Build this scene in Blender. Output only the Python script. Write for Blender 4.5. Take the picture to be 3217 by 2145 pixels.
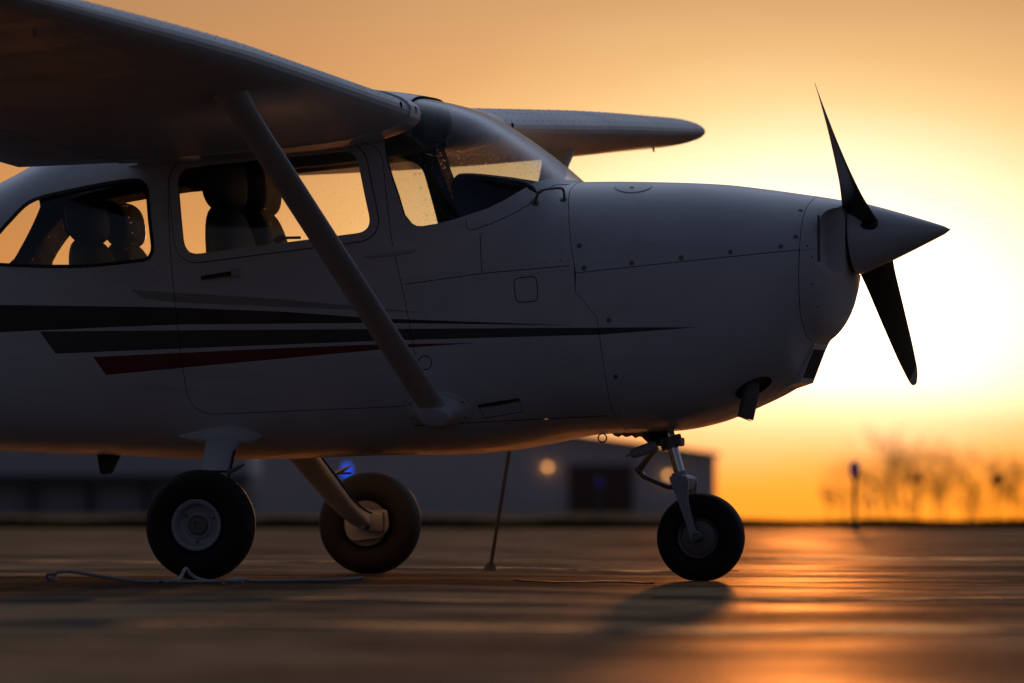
import bpy, bmesh, math, random
import numpy as np
from mathutils import Vector, Matrix

random.seed(7)
rng = np.random.default_rng(7)
R = math.radians
scene = bpy.context.scene
for _o in list(bpy.data.objects):
    bpy.data.objects.remove(_o, do_unlink=True)

# ------------------------------------------------------------------ camera
# aircraft frame: x forward (nose), y to the aircraft's left, z up, origin on the ground between the main wheels
PSI = R(14.45)
SP, CP = math.sin(PSI), math.cos(PSI)
CAM = Vector((9.0432, -31.3654, 0.3136))
cam_d = bpy.data.cameras.new('camera')
cam = bpy.data.objects.new('camera', cam_d)
scene.collection.objects.link(cam)
cam.location = CAM
cam.rotation_euler = (R(90), 0, PSI)
cam_d.sensor_width = 36.0
cam_d.lens = 275.5
cam_d.shift_y = 0.1556
cam_d.clip_start = 0.1
cam_d.clip_end = 12000
cam_d.dof.use_dof = True
cam_d.dof.focus_distance = 31.9
cam_d.dof.aperture_fstop = 4.0
cam_d.dof.aperture_blades = 9
scene.camera = cam
FWD = Vector((-SP, CP, 0)); RGT = Vector((CP, SP, 0))

def site(r, d, z=0.0):
    """airfield frame: r metres right, d metres out from the photographer"""
    p = CAM + RGT * r + FWD * d
    return Vector((p.x, p.y, z))

# ------------------------------------------------------------------ sky and sun
SUN_EL = R(1.38)
SUN_AZ = R(2.12)                      # right of the line of sight
sd = FWD * math.cos(SUN_AZ) + RGT * math.sin(SUN_AZ)
SUN_DIR = Vector((sd.x * math.cos(SUN_EL), sd.y * math.cos(SUN_EL), math.sin(SUN_EL))).normalized()
world = bpy.data.worlds.new('World')
scene.world = world
world.use_nodes = True
wn, wl = world.node_tree.nodes, world.node_tree.links
wn.clear()
w_out = wn.new('ShaderNodeOutputWorld')
w_bg = wn.new('ShaderNodeBackground')
w_sky = wn.new('ShaderNodeTexSky')
w_sky.sky_type = 'NISHITA'
w_sky.sun_disc = False
w_sky.sun_elevation = SUN_EL
w_sky.sun_rotation = math.atan2(SUN_DIR.x, SUN_DIR.y)
w_sky.air_density = 1.0
w_sky.dust_density = 0.3
w_sky.ozone_density = 3.2
SKY_STRENGTH = 0.075
w_bg.inputs['Strength'].default_value = 1.0

def wmath(op, a, b=None, c=None, clamp=False):
    n = wn.new('ShaderNodeMath'); n.operation = op; n.use_clamp = clamp
    for i, v in enumerate((a, b, c)):
        if v is None: continue
        if hasattr(v, 'links'): wl.new(v, n.inputs[i])
        else: n.inputs[i].default_value = v
    return n.outputs[0]

w_tc = wn.new('ShaderNodeTexCoord')
w_nrm = wn.new('ShaderNodeVectorMath'); w_nrm.operation = 'NORMALIZE'
wl.new(w_tc.outputs['Generated'], w_nrm.inputs[0])
def wdot(v):
    n = wn.new('ShaderNodeVectorMath'); n.operation = 'DOT_PRODUCT'
    wl.new(w_nrm.outputs[0], n.inputs[0]); n.inputs[1].default_value = v
    return n.outputs['Value']
sun_f = Vector((SUN_DIR.x, SUN_DIR.y, 0)).normalized(); sun_r = Vector((sun_f.y, -sun_f.x, 0))
az = wmath('MULTIPLY', wmath('ARCTAN2', wdot(sun_r), wdot(sun_f)), 0.53 * 180 / math.pi)
elev = wmath('MULTIPLY', wmath('ARCSINE', wdot(Vector((0, 0, 1)))), 180 / math.pi)
de = wmath('SUBTRACT', elev, math.degrees(SUN_EL))
ang = wmath('SQRT', wmath('ADD', wmath('MULTIPLY', az, az), wmath('MULTIPLY', de, de)))
# thin high cloud: wisps that thicken or thin the sun's aureole
w_map = wn.new('ShaderNodeMapping'); w_map.inputs['Scale'].default_value = (9, 9, 34)
wl.new(w_nrm.outputs[0], w_map.inputs['Vector'])
w_no = wn.new('ShaderNodeTexNoise'); w_no.inputs['Scale'].default_value = 1.6; w_no.inputs['Detail'].default_value = 5
w_no.inputs['Roughness'].default_value = 0.45
wl.new(w_map.outputs[0], w_no.inputs['Vector'])
wisps = wmath('SUBTRACT', w_no.outputs['Fac'], 0.5)
ang2 = wmath('MULTIPLY', ang, wmath('MULTIPLY_ADD', wisps, 0.5, 1.0))
w_ramp = wn.new('ShaderNodeValToRGB')
wl.new(wmath('DIVIDE', ang2, 10.0, clamp=True), w_ramp.inputs[0])
AUR = 4.0; AUR_ON = 1.0
stops = [(0.0, (3.2, 2.7, 2.2)), (0.6, (1.7, 1.5, 1.15)), (1.0, (1.02, 0.95, 0.74)), (1.3, (0.72, 0.68, 0.45)), (1.6, (0.55, 0.46, 0.24)), (1.9, (0.42, 0.30, 0.14)),
         (2.3, (0.29, 0.17, 0.08)), (2.8, (0.19, 0.095, 0.045)), (3.6, (0.11, 0.045, 0.024)), (5.5, (0.05, 0.02, 0.01)), (10.0, (0.0, 0.0, 0.0))]
el = w_ramp.color_ramp.elements
while len(el) > 1: el.remove(el[-1])
for i, (a, c) in enumerate(stops):
    e = el[0] if i == 0 else el.new(a / 10.0)
    e.position = a / 10.0
    e.color = (c[0] / AUR, c[1] / AUR, c[2] / AUR, 1)
w_ramp.color_ramp.interpolation = 'LINEAR'
# a low bank of haze dims the aureole close to the horizon
bank = wn.new('ShaderNodeMapRange'); bank.interpolation_type = 'SMOOTHSTEP'
wl.new(wmath('ADD', elev, wmath('MULTIPLY', wisps, 1.2)), bank.inputs['Value'])
bank.inputs['From Min'].default_value = -0.1; bank.inputs['From Max'].default_value = 1.25
tint = wn.new('ShaderNodeMix'); tint.data_type = 'RGBA'
wl.new(bank.outputs[0], tint.inputs[0]); tint.inputs[6].default_value = (0.38, 0.22, 0.06, 1); tint.inputs[7].default_value = (1, 1, 1, 1)
w_t = wn.new('ShaderNodeVectorMath'); w_t.operation = 'MULTIPLY'
wl.new(w_ramp.outputs['Color'], w_t.inputs[0]); wl.new(tint.outputs[2], w_t.inputs[1])
w_a = wn.new('ShaderNodeVectorMath'); w_a.operation = 'SCALE'
wl.new(w_t.outputs[0], w_a.inputs[0]); wl.new(wmath('MULTIPLY_ADD', wisps, 0.7 * AUR * AUR_ON, AUR * AUR_ON), w_a.inputs['Scale'])
w_s = wn.new('ShaderNodeVectorMath'); w_s.operation = 'MULTIPLY'          # dust-reddened air
wl.new(w_sky.outputs['Color'], w_s.inputs[0]); w_s.inputs[1].default_value = (SKY_STRENGTH * 1.04, SKY_STRENGTH * 0.88, SKY_STRENGTH * 0.84)
w_xyz = wn.new('ShaderNodeSeparateXYZ'); wl.new(w_nrm.outputs[0], w_xyz.inputs[0])
w_cmb = wn.new('ShaderNodeCombineXYZ'); wl.new(w_xyz.outputs[0], w_cmb.inputs[0]); wl.new(w_xyz.outputs[1], w_cmb.inputs[1])
wl.new(wmath('MAXIMUM', w_xyz.outputs[2], 0.002), w_cmb.inputs[2]); wl.new(w_cmb.outputs[0], w_sky.inputs['Vector'])
w_add = wn.new('ShaderNodeVectorMath'); w_add.operation = 'ADD'
wl.new(w_a.outputs[0], w_add.inputs[0]); wl.new(w_s.outputs[0], w_add.inputs[1])
# thin bluish-white veil over the upper sky, brightest on the sun's side
w_cos = wdot(SUN_DIR)
lobe = wmath('POWER', wmath('MULTIPLY_ADD', w_cos, 0.5, 0.5), 3.0)
rise = wn.new('ShaderNodeMapRange'); rise.interpolation_type = 'SMOOTHSTEP'
wl.new(elev, rise.inputs['Value']); rise.inputs['From Min'].default_value = 5.0; rise.inputs['From Max'].default_value = 30.0
w_v = wn.new('ShaderNodeVectorMath'); w_v.operation = 'SCALE'
w_v.inputs[0].default_value = (0.54, 0.62, 0.82); wl.new(wmath('MULTIPLY', lobe, rise.outputs[0]), w_v.inputs['Scale'])
w_add2 = wn.new('ShaderNodeVectorMath'); w_add2.operation = 'ADD'
# mauve twilight arch opposite the sun
arch = wmath('MULTIPLY', wmath('MULTIPLY_ADD', w_cos, -0.5, 0.5), wmath('MULTIPLY', wmath('GREATER_THAN', elev, 0.0), wmath('EXPONENT', wmath('MULTIPLY', elev, -0.022))))
w_m = wn.new('ShaderNodeVectorMath'); w_m.operation = 'SCALE'
w_m.inputs[0].default_value = (0.024, 0.013, 0.028); wl.new(arch, w_m.inputs['Scale'])
w_add3 = wn.new('ShaderNodeVectorMath'); w_add3.operation = 'ADD'
wl.new(w_add.outputs[0], w_add3.inputs[0]); wl.new(w_m.outputs[0], w_add3.inputs[1])
wl.new(w_add3.outputs[0], w_add2.inputs[0]); wl.new(w_v.outputs[0], w_add2.inputs[1])
wl.new(w_add2.outputs[0], w_bg.inputs['Color'])
wl.new(w_bg.outputs[0], w_out.inputs['Surface'])

sun_l = bpy.data.lights.new('sun', 'SUN')
sun = bpy.data.objects.new('sun', sun_l)
scene.collection.objects.link(sun)
sun.rotation_euler = (-SUN_DIR).to_track_quat('-Z', 'Y').to_euler()
sun.location = (0, 0, 30)
sun_l.energy = 3.0
sun_l.angle = R(0.6)
sun_l.color = (1.0, 0.43, 0.13)

scene.view_settings.view_transform = 'Standard'
scene.view_settings.look = 'None'
scene.view_settings.exposure = 0.0
scene.view_settings.gamma = 1.0
scene.view_settings.use_curve_mapping = False
scene.render.engine = 'CYCLES'
scene.cycles.use_denoising = True
scene.cycles.max_bounces = 8
scene.cycles.transparent_max_bounces = 16
scene.cycles.volume_bounces = 0
scene.cycles.sample_clamp_indirect = 6.0
scene.cycles.caustics_reflective = False
scene.cycles.caustics_refractive = False

COL = scene.collection
# ------------------------------------------------------------------ materials
def new_mat(name):
    m = bpy.data.materials.new(name); m.use_nodes = True
    nt = m.node_tree
    return m, nt, nt.nodes['Principled BSDF']

def nmath(nt, op, a, b=None, clamp=False):
    n = nt.nodes.new('ShaderNodeMath'); n.operation = op; n.use_clamp = clamp
    for i, v in enumerate((a, b)):
        if v is None: continue
        if hasattr(v, 'links'): nt.links.new(v, n.inputs[i])
        else: n.inputs[i].default_value = v
    return n.outputs[0]

def noise(nt, scale, detail=4, coord='Object', stretch=None, rough=0.5):
    tc = nt.nodes.new('ShaderNodeTexCoord')
    src = tc.outputs[coord]
    if stretch:
        mp = nt.nodes.new('ShaderNodeMapping'); mp.inputs['Scale'].default_value = stretch
        nt.links.new(src, mp.inputs['Vector']); src = mp.outputs[0]
    n = nt.nodes.new('ShaderNodeTexNoise'); n.inputs['Scale'].default_value = scale; n.inputs['Detail'].default_value = detail
    n.inputs['Roughness'].default_value = rough
    nt.links.new(src, n.inputs['Vector'])
    return n.outputs['Fac']

def mixcol(nt, fac, a, b):
    n = nt.nodes.new('ShaderNodeMix'); n.data_type = 'RGBA'
    if hasattr(fac, 'links'): nt.links.new(fac, n.inputs[0])
    else: n.inputs[0].default_value = fac
    for i, v in ((6, a), (7, b)):
        if hasattr(v, 'links'): nt.links.new(v, n.inputs[i])
        else: n.inputs[i].default_value = (*v, 1)
    return n.outputs[2]

def ramp(nt, fac, lo, hi, a=0.0, b=1.0):
    n = nt.nodes.new('ShaderNodeMapRange'); n.interpolation_type = 'SMOOTHSTEP'
    nt.links.new(fac, n.inputs['Value'])
    n.inputs['From Min'].default_value = lo; n.inputs['From Max'].default_value = hi
    n.inputs['To Min'].default_value = a; n.inputs['To Max'].default_value = b
    return n.outputs[0]

def bump(nt, bsdf, height, strength=0.3, dist=0.01):
    b = nt.nodes.new('ShaderNodeBump'); b.inputs['Strength'].default_value = strength; b.inputs['Distance'].default_value = dist
    nt.links.new(height, b.inputs['Height']); nt.links.new(b.outputs[0], bsdf.inputs['Normal'])

def simple(name, col, rough=0.5, metal=0.0, var=0.15, scale=14, bmp=0.0, bscale=60, coat=0.0):
    m, nt, p = new_mat(name)
    f = noise(nt, scale)
    lo = tuple(c * (1 - var) for c in col); hi = tuple(min(1, c * (1 + var)) for c in col)
    nt.links.new(mixcol(nt, f, lo, hi), p.inputs['Base Color'])
    r = nt.nodes.new('ShaderNodeMapRange'); nt.links.new(f, r.inputs['Value'])
    r.inputs['To Min'].default_value = max(0.02, rough - 0.08); r.inputs['To Max'].default_value = min(1, rough + 0.08)
    nt.links.new(r.outputs[0], p.inputs['Roughness'])
    p.inputs['Metallic'].default_value = metal
    p.inputs['Coat Weight'].default_value = coat
    if bmp: bump(nt, p, noise(nt, bscale, 5), bmp, 0.004)
    return m

# livery stripes, printed on the paint: convex outlines in (x, z) metres of the fuselage side
STRIPES = [
    ((0.012, 0.012, 0.013), [(-5.0, 1.20), (-1.071, 1.124), (-0.334, 1.108), (-0.334, 1.037), (-1.071, 1.013), (-5.0, 0.90)]),
    ((0.012, 0.012, 0.013), [(-0.335, 1.108), (0.144, 1.087), (0.536, 1.058), (0.536, 1.0395), (-0.335, 1.037)]),
    ((0.012, 0.012, 0.013), [(0.535, 1.058), (1.36, 1.025), (0.535, 1.0395)]),
    ((0.055, 0.052, 0.052), [(-0.925, 1.013), (0.537, 1.0145), (0.537, 0.966), (-0.854, 0.921)]),
    ((0.055, 0.052, 0.052), [(0.536, 1.0145), (1.867, 1.016), (1.46, 0.987), (0.536, 0.966)]),
    ((0.16, 0.006, 0.008), [(-0.685, 0.906), (0.144, 0.939), (0.517, 0.951), (0.517, 0.928), (-0.63, 0.832)]),
    ((0.16, 0.006, 0.008), [(0.516, 0.951), (0.958, 0.956), (0.516, 0.928)]),
    ((0.36, 0.355, 0.35), [(-0.518, 1.182), (0.144, 1.137), (0.762, 1.078), (-0.334, 1.129), (-0.467, 1.146)]),
]
def paint(stripes, chalky=False):
    m, nt, p = new_mat('white_paint_striped' if stripes else ('chalky_wing_paint' if chalky else 'white_paint'))
    tc = nt.nodes.new('ShaderNodeTexCoord'); sx = nt.nodes.new('ShaderNodeSeparateXYZ')
    nt.links.new(tc.outputs['Object'], sx.inputs[0])
    X, Z = sx.outputs['X'], sx.outputs['Z']
    f = noise(nt, 3.0, 6)
    col = mixcol(nt, ramp(nt, f, 0.35, 0.75), (0.74, 0.74, 0.75), (0.66, 0.665, 0.68))
    col = mixcol(nt, nmath(nt, 'MULTIPLY', ramp(nt, noise(nt, 1.3, 7, rough=0.65), 0.48, 0.70), 0.30), col, (0.44, 0.42, 0.41))
    # belly and lower cowl oil streaks
    streak = noise(nt, 2.2, 6, stretch=(1, 8, 12))
    col = mixcol(nt, nmath(nt, 'MULTIPLY', ramp(nt, streak, 0.55, 0.8), 0.25), col, (0.30, 0.28, 0.26))
    if stripes:
        for c, poly in STRIPES:
            area = sum(poly[i][0] * poly[(i + 1) % len(poly)][1] - poly[(i + 1) % len(poly)][0] * poly[i][1] for i in range(len(poly)))
            pts = poly if area > 0 else poly[::-1]
            acc = None
            for i in range(len(pts)):
                (x0, z0), (x1, z1) = pts[i], pts[(i + 1) % len(pts)]
                L = math.hypot(x1 - x0, z1 - z0)
                nx, nz = (z1 - z0) / L, -(x1 - x0) / L          # outward for a CCW outline
                dd = nmath(nt, 'ADD', nmath(nt, 'MULTIPLY', X, nx), nmath(nt, 'MULTIPLY', Z, nz))
                dd = nmath(nt, 'SUBTRACT', dd, nx * x0 + nz * z0)
                acc = dd if acc is None else nmath(nt, 'MAXIMUM', acc, dd)
            mask = nmath(nt, 'LESS_THAN', acc, 0.0)
            col = mixcol(nt, mask, col, c)
    nt.links.new(col, p.inputs['Base Color'])
    nt.links.new(ramp(nt, noise(nt, 5, 5), 0.2, 0.8, 0.32, 0.45), p.inputs['Roughness'])
    p.inputs['Coat Weight'].default_value = 0.25
    p.inputs['Coat Roughness'].default_value = 0.14
    if chalky:
        nt.links.new(ramp(nt, noise(nt, 5, 5), 0.2, 0.8, 0.42, 0.55), p.inputs['Roughness'])
        p.inputs['Coat Weight'].default_value = 0.0; p.inputs['Specular IOR Level'].default_value = 0.3
    bump(nt, p, noise(nt, 4, 2), 0.06, 0.01)
    return m

M = {}
M['paint'] = paint(False)
M['livery'] = paint(True)
M['wingpaint'] = paint(False, True)
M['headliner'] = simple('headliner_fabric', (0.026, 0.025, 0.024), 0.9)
M['dark'] = simple('dark_void', (0.012, 0.011, 0.011), 0.8)
M['panel'] = simple('glareshield_vinyl', (0.03, 0.03, 0.032), 0.7, bmp=0.2)
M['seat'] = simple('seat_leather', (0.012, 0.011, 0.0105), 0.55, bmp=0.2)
M['rubber'] = simple('tyre_rubber', (0.013, 0.012, 0.012), 0.75, bmp=0.25, bscale=90)
M['seal'] = simple('black_rubber_seal', (0.015, 0.015, 0.016), 0.6)
M['rim'] = simple('painted_rim', (0.55, 0.55, 0.57), 0.4)
M['alu'] = simple('bare_aluminium', (0.45, 0.45, 0.46), 0.45, metal=0.8)
M['steel'] = simple('grimy_steel', (0.22, 0.21, 0.20), 0.5, metal=0.7)
M['chrome'] = simple('polished_oleo', (0.78, 0.78, 0.80), 0.10, metal=1.0, var=0.03)
M['fork'] = simple('fork_paint', (0.50, 0.50, 0.52), 0.45)
M['prop'] = simple('propeller_black', (0.02, 0.019, 0.018), 0.45)
M['proptip'] = simple('propeller_tip_grey', (0.45, 0.44, 0.43), 0.5)
M['exhaust'] = simple('burnt_exhaust', (0.20, 0.17, 0.145), 0.65, metal=0.5)
M['rope'] = simple('braided_rope', (0.42, 0.41, 0.40), 0.9, bmp=0.6, bscale=220)
M['ropedark'] = simple('old_brown_rope', (0.16, 0.13, 0.10), 0.9, bmp=0.6, bscale=220)
M['clad'] = simple('hangar_cladding', (0.72, 0.69, 0.70), 0.55)
M['clad2'] = simple('hangar_cladding_pale', (0.50, 0.53, 0.60), 0.55)
M['doorbrown'] = simple('brown_hangar_door', (0.15, 0.095, 0.07), 0.7)
M['roofmetal'] = simple('roof_sheet', (0.34, 0.33, 0.33), 0.5)
M['trim'] = simple('dark_trim', (0.07, 0.07, 0.08), 0.6)
M['bark'] = simple('bare_twigs_hazed', (0.20, 0.13, 0.075), 0.9)  # lightened so that sunlit haze sits in the twig colour
M['weed'] = simple('dry_weed', (0.12, 0.085, 0.05), 0.9)
M['post'] = simple('lamp_post_grey', (0.10, 0.10, 0.11), 0.6)

def glass_mat(name, tint, specks, veil):
    m = bpy.data.materials.new(name); m.use_nodes = True
    nt = m.node_tree; n = nt.nodes; n.clear()
    out = n.new('ShaderNodeOutputMaterial')
    tr = n.new('ShaderNodeBsdfTransparent'); tr.inputs['Color'].default_value = (*tint, 1)
    gl = n.new('ShaderNodeBsdfGlossy'); gl.inputs['Roughness'].default_value = 0.04
    lw = n.new('ShaderNodeLayerWeight'); lw.inputs['Blend'].default_value = 0.5
    frs = nmath(nt, 'ADD', nmath(nt, 'MULTIPLY', nmath(nt, 'POWER', lw.outputs['Facing'], 5.0), 0.94), 0.04)
    mx = n.new('ShaderNodeMixShader')
    nt.links.new(frs, mx.inputs[0]); nt.links.new(tr.outputs[0], mx.inputs[1]); nt.links.new(gl.outputs[0], mx.inputs[2])
    tl = n.new('ShaderNodeBsdfTranslucent'); tl.inputs['Color'].default_value = (0.7, 0.68, 0.64, 1)
    d1 = noise(nt, 95, 2); d2 = noise(nt, 5, 4, stretch=(1, 1, 0.35))
    dust = nmath(nt, 'ADD', nmath(nt, 'MULTIPLY', ramp(nt, d1, specks, specks + 0.07), 0.30), ramp(nt, d2, 0.40, 0.80, 0.002, veil))
    mx2 = n.new('ShaderNodeMixShader')
    nt.links.new(dust, mx2.inputs[0]); nt.links.new(mx.outputs[0], mx2.inputs[1]); nt.links.new(tl.outputs[0], mx2.inputs[2])
    nt.links.new(mx2.outputs[0], out.inputs['Surface'])
    return m
M['glass'] = glass_mat('dusty_acrylic', (0.99, 0.99, 0.985), 0.69, 0.018)
M['screen'] = glass_mat('tinted_dusty_windshield', (0.84, 0.85, 0.86), 0.635, 0.04)

def lamp_mat(name, col, strength, base):
    m, nt, p = new_mat(name)
    p.inputs['Base Color'].default_value = (*base, 1); p.inputs['Roughness'].default_value = 0.15
    f = noise(nt, 9)
    nt.links.new(mixcol(nt, f, tuple(c * 0.85 for c in col), col), p.inputs['Emission Color'])
    p.inputs['Emission Strength'].default_value = strength
    return m
M['amber'] = lamp_mat('amber_wall_lamp', (1.0, 0.42, 0.12), 3.2, (0.5, 0.3, 0.15))
M['blue'] = lamp_mat('blue_lamp_lens', (0.01, 0.09, 0.85), 0.9, (0.01, 0.03, 0.5))
M['bluedim'] = lamp_mat('blue_lamp_lens_unlit_side', (0.02, 0.03, 0.6), 0.05, (0.02, 0.02, 0.40))

def asphalt():
    m, nt, p = new_mat('worn_asphalt')
    tc = nt.nodes.new('ShaderNodeTexCoord'); mp = nt.nodes.new('ShaderNodeMapping')
    mp.inputs['Rotation'].default_value = (0, 0, -PSI); nt.links.new(tc.outputs['Object'], mp.inputs['Vector'])
    mp2 = nt.nodes.new('ShaderNodeMapping'); mp2.inputs['Scale'].default_value = (0.75, 0.60, 1); nt.links.new(mp.outputs[0], mp2.inputs['Vector'])
    n = nt.nodes.new('ShaderNodeTexNoise'); n.inputs['Scale'].default_value = 1.0; n.inputs['Detail'].default_value = 5; nt.links.new(mp2.outputs[0], n.inputs['Vector'])
    lanes = n.outputs['Fac']                     # paving lanes and seal coats laid across the apron
    big = noise(nt, 0.35, 5)
    mid = noise(nt, 5, 6, rough=0.65)
    fine = noise(nt, 120, 4)
    c1 = mixcol(nt, ramp(nt, lanes, 0.40, 0.62), (0.026, 0.021, 0.018), (0.056, 0.044, 0.035))
    c2 = mixcol(nt, ramp(nt, mid, 0.5, 0.7), c1, (0.085, 0.076, 0.066))
    col = mixcol(nt, ramp(nt, fine, 0.55, 0.75), c2, (0.12, 0.11, 0.10))
    # mostly matt aggregate; only the polished tops of the stones shine
    nt.links.new(col, p.inputs['Base Color'])
    p.inputs['Roughness'].default_value = 0.9
    p.inputs['Specular IOR Level'].default_value = 0.0
    gl = nt.nodes.new('ShaderNodeBsdfGlossy'); gl.inputs['Color'].default_value = (0.97, 0.61, 0.31, 1)  # warm tint puts the orange of the low sky into the sheen
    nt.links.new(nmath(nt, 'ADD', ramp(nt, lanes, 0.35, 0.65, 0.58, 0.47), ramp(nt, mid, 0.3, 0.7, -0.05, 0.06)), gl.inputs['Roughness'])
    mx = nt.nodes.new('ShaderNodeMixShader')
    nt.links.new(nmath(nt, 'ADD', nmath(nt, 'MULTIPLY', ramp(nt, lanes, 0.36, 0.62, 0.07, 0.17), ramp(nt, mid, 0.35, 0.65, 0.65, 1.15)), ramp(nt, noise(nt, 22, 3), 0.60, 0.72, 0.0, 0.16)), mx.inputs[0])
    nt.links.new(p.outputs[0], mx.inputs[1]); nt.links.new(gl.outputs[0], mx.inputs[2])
    out = [n_ for n_ in nt.nodes if n_.type == 'OUTPUT_MATERIAL'][0]
    nt.links.new(mx.outputs[0], out.inputs['Surface'])
    bp = nt.nodes.new('ShaderNodeBump'); bp.inputs['Strength'].default_value = 0.8; bp.inputs['Distance'].default_value = 0.012
    nt.links.new(nmath(nt, 'ADD', noise(nt, 9, 6, rough=0.7), nmath(nt, 'MULTIPLY', noise(nt, 60, 4, rough=0.7), 0.35)), bp.inputs['Height'])
    nt.links.new(bp.outputs[0], p.inputs['Normal']); nt.links.new(bp.outputs[0], gl.inputs['Normal'])
    return m
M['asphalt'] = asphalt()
M['tar'] = simple('crack_sealing_tar', (0.016, 0.015, 0.015), 0.8, bmp=0.3)
M['tar'].node_tree.nodes['Principled BSDF'].inputs['Specular IOR Level'].default_value = 0.05
M['soot_shade'] = simple('sooty_bay_and_inlet_shade', (0.14, 0.12, 0.105), 0.8)  # bay soot; also colours the painted shade strip at each inlet

def grassmat(name, a, b):
    m, nt, p = new_mat(name)
    nt.links.new(mixcol(nt, noise(nt, 0.8, 6), a, b), p.inputs['Base Color'])
    p.inputs['Roughness'].default_value = 1.0; p.inputs['Specular IOR Level'].default_value = 0.0
    return m
M['field'] = grassmat('winter_grass_field', (0.18, 0.115, 0.06), (0.30, 0.20, 0.11))
M['blade'] = grassmat('winter_grass_blades', (0.030, 0.032, 0.014), (0.06, 0.05, 0.022))

# ------------------------------------------------------------------ mesh helpers
def link(name, me, mat=None, parent=None):
    o = bpy.data.objects.new(name, me); COL.objects.link(o)
    if mat is not None and me is not None:
        me.materials.clear(); me.materials.append(mat)
    if parent is not None: o.parent = parent
    return o

def mk(verts, faces, smooth=None):
    me = bpy.data.meshes.new('m')
    me.from_pydata([tuple(v) for v in verts], [], [tuple(f) for f in faces])
    bm = bmesh.new(); bm.from_mesh(me)
    bmesh.ops.recalc_face_normals(bm, faces=bm.faces)
    bm.to_mesh(me); bm.free()
    if smooth is not None: shade(me, smooth)
    return me

def shade(me, angle=35):
    me.polygons.foreach_set('use_smooth', [True] * len(me.polygons))
    me.set_sharp_from_angle(angle=R(angle))
    me.update()

def loft_mesh(rings, smooth=None, cap=True, closed=True):
    n = len(rings[0]); V = [p for r in rings for p in r]; F = []
    for i in range(len(rings) - 1):
        for j in range(n if closed else n - 1):
            k = (j + 1) % n
            F.append((i * n + j, i * n + k, (i + 1) * n + k, (i + 1) * n + j))
    if cap:
        F.append(tuple(range(n))); F.append(tuple((len(rings) - 1) * n + j for j in range(n)))
    return mk(V, F, smooth)

def boolean(a, b, op='DIFFERENCE'):
    oa = bpy.data.objects.new('ta', a); ob = bpy.data.objects.new('tb', b)
    COL.objects.link(oa); COL.objects.link(ob)
    md = oa.modifiers.new('b', 'BOOLEAN'); md.object = ob; md.operation = op; md.solver = 'EXACT'
    dg = bpy.context.evaluated_depsgraph_get(); dg.update()
    me = bpy.data.meshes.new_from_object(oa.evaluated_get(dg))
    bpy.data.objects.remove(oa, do_unlink=True); bpy.data.objects.remove(ob, do_unlink=True)
    return me

def joined(meshes):
    bm = bmesh.new()
    for m in meshes: bm.from_mesh(m)
    me = bpy.data.meshes.new('j'); bm.to_mesh(me); bm.free()
    return me

def prism(poly, y0=-1.5, y1=1.5):
    n = len(poly)
    V = [(x, y0, z) for x, z in poly] + [(x, y1, z) for x, z in poly]
    F = [tuple(range(n)), tuple(range(n, 2 * n))] + [(i, (i + 1) % n, n + (i + 1) % n, n + i) for i in range(n)]
    return mk(V, F)

def smooth_poly(pts, per=4):
    n = len(pts); out = []
    for i in range(n):
        p0, p1, p2, p3 = (np.array(pts[(i + k) % n]) for k in (-1, 0, 1, 2))
        for s in range(per):
            t = s / per
            q = 0.5 * ((2 * p1) + (-p0 + p2) * t + (2 * p0 - 5 * p1 + 4 * p2 - p3) * t * t + (-p0 + 3 * p1 - 3 * p2 + p3) * t ** 3)
            out.append((float(q[0]), float(q[1])))
    return out

def round_poly(pts, r=0.03, seg=6):
    n = len(pts); out = []
    for i in range(n):
        p0, p1, p2 = Vector(pts[i - 1]), Vector(pts[i]), Vector(pts[(i + 1) % n])
        a, b = (p0 - p1), (p2 - p1)
        rr = min(r, a.length * 0.48, b.length * 0.48)
        a = p1 + a.normalized() * rr; b = p1 + b.normalized() * rr
        for s in range(seg + 1):
            t = s / seg
            q = a * (1 - t) ** 2 + p1 * 2 * t * (1 - t) + b * t * t
            out.append((q.x, q.y))
    return out

def offset_poly(pts, d):
    n = len(pts)
    area = sum(pts[i][0] * pts[(i + 1) % n][1] - pts[(i + 1) % n][0] * pts[i][1] for i in range(n))
    s = 1 if area > 0 else -1
    out = []
    for i in range(n):
        p0, p1, p2 = Vector(pts[i - 1]), Vector(pts[i]), Vector(pts[(i + 1) % n])
        e1 = (p1 - p0); e2 = (p2 - p1)
        if e1.length < 1e-6 or e2.length < 1e-6: continue
        e1.normalize(); e2.normalize()
        n1 = Vector((e1.y, -e1.x)) * s; n2 = Vector((e2.y, -e2.x)) * s
        m = (n1 + n2)
        if m.length < 1e-4: m = n1
        m.normalize()
        k = max(0.5, m.dot(n1))
        q = p1 + m * (d / k)
        out.append((q.x, q.y))
    return out

def ribbon(path, w=0.004, closed=False):
    """outline of a thin strip that follows a polyline"""
    P = [Vector(p) for p in path]; n = len(P); L_, R_ = [], []
    for i in range(n + (1 if closed else 0)):
        p = P[i % n]
        t0 = (p - P[(i - 1) % n]) if (closed or i > 0) else None
        t1 = (P[(i + 1) % n] - p) if (closed or i < n - 1) else None
        if t0 is None: t0 = t1
        if t1 is None: t1 = t0
        t = (t0.normalized() + t1.normalized()).normalized(); nr = Vector((-t.y, t.x)) * w / 2
        if closed and i == n: p = p - t * 1e-4
        L_.append(tuple(p + nr)); R_.append(tuple(p - nr))
    return L_ + R_[::-1]

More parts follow.
